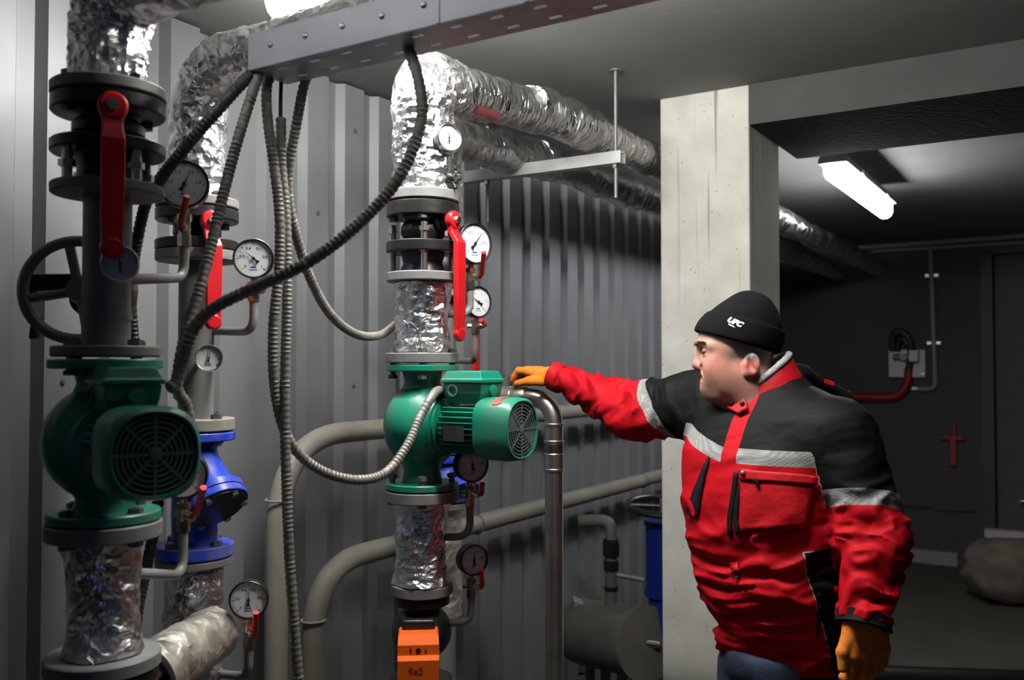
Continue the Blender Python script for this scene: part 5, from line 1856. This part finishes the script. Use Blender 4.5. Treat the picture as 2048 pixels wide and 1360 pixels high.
def jacket_mat():
    m, nt, b, N, L = new_mat('jacket_cloth')
    tc = N.new('ShaderNodeTexCoord')
    def thr(src, v_=0.0, op='GREATER_THAN'):
        t_ = N.new('ShaderNodeMath'); t_.operation = op; t_.inputs[1].default_value = v_; L.new(src, t_.inputs[0]); return t_.outputs[0]
    n = N.new('ShaderNodeTexNoise'); n.inputs['Scale'].default_value = 9; n.inputs['Detail'].default_value = 6; L.new(tc.outputs['Object'], n.inputs['Vector'])
    red = mixn(N, L, n.outputs['Fac'], (.40, .003, .008), (.54, .005, .014))
    ck = N.new('ShaderNodeTexChecker'); ck.inputs['Scale'].default_value = 260; L.new(tc.outputs['Object'], ck.inputs['Vector'])
    grey = mixn(N, L, ck.outputs['Fac'], (.20, .20, .20), (.38, .38, .37))
    blk = (.005, .005, .0055)
    z = attr(N, 'zone')
    c_ = mixn(N, L, thr(z, -.034), red, grey)
    c_ = mixn(N, L, thr(z, 0.0), c_, blk)
    pl_ = attr(N, 'placket')
    c_ = mixn(N, L, thr(pl_, 0.0), c_, red)
    pn_ = attr(N, 'panel')
    c_ = mixn(N, L, thr(pn_, -.0022), c_, (.45, .44, .46))
    c_ = mixn(N, L, thr(pn_, 0.0), c_, (.005, .005, .0055))
    L.new(c_, b.inputs['Base Color'])
    b.inputs['Roughness'].default_value = .66
    b.inputs['Specular IOR Level'].default_value = .15
    n2 = N.new('ShaderNodeTexNoise'); n2.inputs['Scale'].default_value = 34; n2.inputs['Detail'].default_value = 4; n2.inputs['Distortion'].default_value = .6; L.new(tc.outputs['Object'], n2.inputs['Vector'])
    bp = N.new('ShaderNodeBump'); bp.inputs['Strength'].default_value = .35; bp.inputs['Distance'].default_value = .006
    L.new(n2.outputs['Fac'], bp.inputs['Height']); L.new(bp.outputs[0], b.inputs['Normal'])
    return m


jacket = np_obj('jacket', V, Q, jacket_mat(), person, {'zone': zone, 'panel': panel, 'placket': plack})
bvh_j = BVHTree.FromPolygons(V.tolist(), Q.tolist())
M_JRED = mat('jacket_red', (.47, .004, .010), .6, var=.12, vscale=14, bump=.2, bscale=60, spec=.3)
M_JBLK = mat('jacket_black', (.006, .006, .0065), .75, spec=.2)
M_FLEECE = mat('grey_fleece', (.52, .52, .52), .95, var=.35, vscale=260, bump=.5, bscale=300)

# collar: slanted standing ring
cc = P(1524, 752, 2.2)
def collar_ring(dz, ra, rb, sh_=0.0, sl=.80, n=40):
    out = []
    for k in range(n):
        a_ = 2 * math.pi * k / n
        f_ = ra * math.cos(a_); s_ = rb * math.sin(a_)
        f_ += sh_
        out.append(cc + fx * f_ + sy * s_ + UP * (dz - sl * f_))
    return out
m_ = MB(); n = 40
rr = [collar_ring(-.075, .092, .092, -.012, .60), collar_ring(-.035, .076, .078, -.004, .74), collar_ring(.0, .066, .072), collar_ring(.004, .062, .068), collar_ring(-.03, .060, .064)]
ids = []
for r_ in rr:
    ids.append(len(m_.v)); m_.v += r_
for a_, b_ in zip(ids, ids[1:]): m_.bridge(a_, b_, n)
collar = m_.build('collar', M_JRED, jacket, smooth=60)
rg = collar_ring(.002, .062, .068, n=48)
MB().tube(rg + [rg[0]], .0088, 12, True, lambda q_, L_, a_: .0015 * noise.noise(q_ * 160)).build('collar_lining', M_FLEECE, jacket, smooth=60)
# hood roll behind the neck
MB().tube(catmull([P(1560, 752, 2.17), P(1590, 748, 2.2), P(1640, 768, 2.24), P(1690, 800, 2.28)], .01), lambda L_, i_: .022 + .004 * math.sin(L_ * 30), 16, True, crinkle(.006, 40, 3)).build('hood_roll', M_JBLK, jacket, smooth=50)
MB().box(P(1659, 766, 2.2), Vector((.012, 0, -.004)), Vector((0, .004, 0)), UP * .006).build('hood_tab', M_JRED, jacket, smooth=0, bevel=.002)
# throat flap with two snaps, storm flap, pockets
fl_ = grid_patch(quad([(1451, 815), (1490, 788), (1500, 822), (1480, 832)], 6, 6), M_JRED, jacket, 'throat_flap', bvh_j, .010, .004)
bvh_f = bvh_j
for px, py in ((1470, 813), (1491, 813)):
    s_ = surf(bvh_j, px, py, .014)
    if s_: MB().sphere(s_, .0058, 14, 8).build('snap_button', mat('dark_snap', (.03, .03, .035), .25, .8), jacket)
strip([(1473, 945), (1466, 1000), (1460, 1040), (1461, 1072)], 9, M_JBLK, jacket, 'zip_opening', bvh_j, .002, 14)
strip([(1483, 962), (1474, 1010), (1472, 1040), (1478, 1070)], 9, M_JBLK, jacket, 'zip_opening', bvh_j, .0025, 14)
grid_patch(quad([(1484, 958), (1628, 966), (1612, 1052), (1482, 1064)], 10, 12), M_JRED, jacket, 'chest_pocket', bvh_j, .005, .006)
grid_patch(quad([(1480, 938), (1640, 952), (1634, 970), (1484, 960)], 4, 12), M_JRED, jacket, 'pocket_flap', bvh_j, .009, .004)
s_ = surf(bvh_j, 1491, 947, .012)
if s_: MB().sphere(s_, .0062, 14, 8).build('snap_button', M_DSTEEL, jacket)
strip([(1514, 958), (1521, 966), (1519, 975)], 5, M_JBLK, jacket, 'zip_pull', bvh_j, .012, 5)
grid_patch([[(1418, 914), (1421, 916)], [(1404, 945), (1414, 945)], [(1388, 985), (1406, 985)], [(1376, 1022), (1399, 1026)], [(1382, 1030), (1396, 1036)]], M_JBLK, jacket, 'far_pocket_opening', bvh_j, .004)
strip([(1472, 1122), (1473, 1142)], 15, M_JRED, jacket, 'loop_tab', bvh_j, .006, 5, .004)
s_ = surf(bvh_j, 1473, 1146, .006)
if s_: MB().torus(s_, (s_ - Vector((0, 0, CZ))), .008, .0018, 20, 8).build('ring', M_BLACK, jacket)
strip([(1640, 1210), (1634, 1270)], 7, M_JBLK, jacket, 'lower_pocket_zip', bvh_j, .003, 8)
# cuffs
dl_ = (WR_L - ELB_L).normalized()
MB().tube(resample([WR_L - dl_ * .010, WR_L + dl_ * .016], .007), lambda L_, i_: .0565 + .0015 * math.sin(i_ * 2), 32, True, crinkle(.003, 30, 9)).build('sleeve_cuff', M_JBLK, jacket, smooth=60)
MB().tube(resample([WR_R - Vector(dvr) * .030, WR_R + Vector(dvr) * .004], .006), lambda L_, i_: .0415, 32, True, crinkle(.003, 30, 11)).build('sleeve_cuff', M_JRED, jacket, smooth=60)

# ---- gloves
def glove_mat():
    m, nt, b, N, L = new_mat('orange_knit')
    tc = N.new('ShaderNodeTexCoord')
    n = N.new('ShaderNodeTexNoise'); n.inputs['Scale'].default_value = 30; n.inputs['Detail'].default_value = 5; L.new(tc.outputs['Object'], n.inputs['Vector'])
    c_ = mixn(N, L, n.outputs['Fac'], (.72, .17, .008), (.92, .27, .015))
    L.new(c_, b.inputs['Base Color']); b.inputs['Roughness'].default_value = .85; b.inputs['Sheen Weight'].default_value = .1
    n2 = N.new('ShaderNodeTexVoronoi'); n2.inputs['Scale'].default_value = 420; L.new(tc.outputs['Object'], n2.inputs['Vector'])
    bp = N.new('ShaderNodeBump'); bp.inputs['Strength'].default_value = .35; bp.inputs['Distance'].default_value = .002
    L.new(n2.outputs['Distance'], bp.inputs['Height']); L.new(bp.outputs[0], b.inputs['Normal'])
    return m


M_GLOVE = glove_mat()


def chain(G_, pts, rs, k=.004):
    d_ = None
    for a_, b_, ra, rb in zip(pts, pts[1:], rs, rs[1:]):
        c_ = sd_cap(G_, a_, b_, ra, rb)
        d_ = c_ if d_ is None else smin(d_, c_, k)
    return d_


# right hand, palm down, fingertips and thumb closing on the valve handle
hx = Vector((-.80, .60, 0)).normalized(); hl = Vector((-.60, -.80, 0)).normalized()
Wp = WR_R - Vector(dvr) * .02
h = .0020
K0 = WR_R + hx * .062
lo_h = np.array((-.06, 2.55, 1.46)); hi_h = np.array((.20, 2.84, 1.66))
G = grid(lo_h, hi_h, h)
zk = P(1050, 742, 2.70).z
knuck = [Vector((K0.x, K0.y, zk)) + hl * o_ + hx * f_ for o_, f_ in ((.030, .012), (.010, .017), (-.011, .013), (-.030, .004))]
tipz = [P(1016, y_, 2.72).z for y_ in (760, 762, 763, 764)]
wristc = WR_R - UP * .002
d = sd_cap(G, Wp, wristc + hx * .01, .030, .027)
for kn in knuck:
    d = smin(d, sd_cap(G, wristc + (kn - K0).dot(hl) * hl * .55, kn, .019, .0135), .016)
for i_, kn in enumerate(knuck):
    L_ = (.036, .040, .037, .030)[i_]
    p1_ = kn + hx * (L_ * .85) - UP * .002 + UP * (.003 if i_ == 0 else 0)
    p2_ = p1_ + hx * .017 - UP * .017
    p3_ = Vector((p2_.x, p2_.y, tipz[i_])) + hx * .006
    d = smin(d, chain(G, [kn, p1_, p2_, p3_], [.0122, .0106, .0096, .0082]), .006)
tb0 = wristc + hx * .022 + hl * .026 - UP * .012
tb1 = P(1058, 762, 2.645); tb2 = P(1034, 767, 2.665)
d = smin(d, chain(G, [tb0, tb1, tb2], [.016, .0125, .0098], .008), .009)
rib = np.clip((.030 - (G - np.array(Wp)) @ np.array(hx)) / .01, 0, 1)
V, Q = surface_nets(d, lo_h, h)
gr = np_obj('glove', V, Q, M_GLOVE, person); gr['label'] = 'orange knitted glove gripping the valve handle'

# left hand hanging, back of the hand towards the camera
lo_h = np.array((.60, 1.80, WR_L.z - .21)); hi_h = np.array((.84, 2.02, WR_L.z + .05))
G = grid(lo_h, hi_h, h)
dn_ = Vector((-.02, -.02, -1)).normalized(); ll = Vector((-.96, -.25, 0)).normalized(); bk = Vector((.25, -.96, 0))
d = sd_cap(G, WR_L + UP * .004, WR_L + dn_ * .02, .037, .037)
kn4 = [WR_L + dn_ * f_ + ll * o_ + bk * .014 for f_, o_ in ((.068, .037), (.072, .0125), (.069, -.0125), (.061, -.037))]
for kn in kn4:
    d = smin(d, sd_cap(G, WR_L + dn_ * .016 + (kn - WR_L).dot(ll) * ll * .80 + bk * .004, kn, .021, .0150), .012)
for i_, kn in enumerate(kn4):
    L_ = (.040, .044, .041, .034)[i_]
    p1_ = kn + dn_ * (L_ * .8) - bk * .003
    p2_ = p1_ + dn_ * .018 - bk * .012
    p3_ = p2_ - bk * .018 + dn_ * .004
    d = smin(d, chain(G, [kn, p1_, p2_, p3_], [.0135, .0108, .0100, .0090]), .003)
t0_ = WR_L + dn_ * .026 + ll * .038 + bk * .006
d = smin(d, chain(G, [t0_, t0_ + dn_ * .034 + ll * .022 + bk * .006, t0_ + dn_ * .066 + ll * .022 + bk * .008], [.016, .0118, .0095], .006), .006)
V, Q = surface_nets(d, lo_h, h)
gl_ = np_obj('glove', V, Q, M_GLOVE, person); gl_['label'] = 'orange knitted glove hanging at his side'

# ---- trousers and boots
h = .010
hipc = P(1580, 1330, 2.2)
lo_h = np.array((.38, 1.92, -.02)); hi_h = np.array((.98, 2.52, ZH + .06))
G = grid(lo_h, hi_h, h)
hpR = hipc - Rax * .085 - UP * .02; hpL = hipc + Rax * .085 - UP * .02
ftR = Vector((hpR.x - .03, hpR.y + .02, .10)); ftL = Vector((hpL.x + .03, hpL.y + .0, .10))
d = sd_ell(G, hipc + UP * .03, (.155, .155, .12))
for hp_, ft_ in ((hpR, ftR), (hpL, ftL)):
    kn = hp_.lerp(ft_, .5) + Fax * .02
    d = smin(d, smin(sd_cap(G, hp_, kn, .098, .075), sd_cap(G, kn, ft_, .075, .066), .03), .03)
q = G.reshape(-1, 3)
d = d + (vnoise(q * np.array([14, 14, 22], np.float32)).reshape(d.shape)) * .006
d = smax(d, G[..., 2] - (ZH + .03), .01); d = np.maximum(d, .06 - G[..., 2])
V, Q = surface_nets(d, lo_h, h)
np_obj('trousers', V, Q, mat('blue_denim', (.035, .05, .10), .85, var=.35, vscale=14, bump=.3, bscale=300), person)
h = .008
for ft_, turn in ((ftR, Fax), (ftL, (Fax + Rax * .35).normalized())):
    c_ = Vector((ft_.x, ft_.y, 0))
    lo_h = np.array((c_.x - .26, c_.y - .26, -.016)); hi_h = np.array((c_.x + .26, c_.y + .26, .24))
    G = grid(lo_h, hi_h, h)
    d = sd_cap(G, c_ + UP * .2, c_ + UP * .07, .062, .058)
    d = smin(d, sd_cap(G, c_ - turn * .04 + UP * .05, c_ + turn * .15 + UP * .042, .052, .048), .03)
    d = np.maximum(d, .001 - G[..., 2]); d = np.maximum(d, G[..., 2] - .19)
    V, Q = surface_nets(d, lo_h, h)
    np_obj('boot', V, Q, M_RUBBER, person)
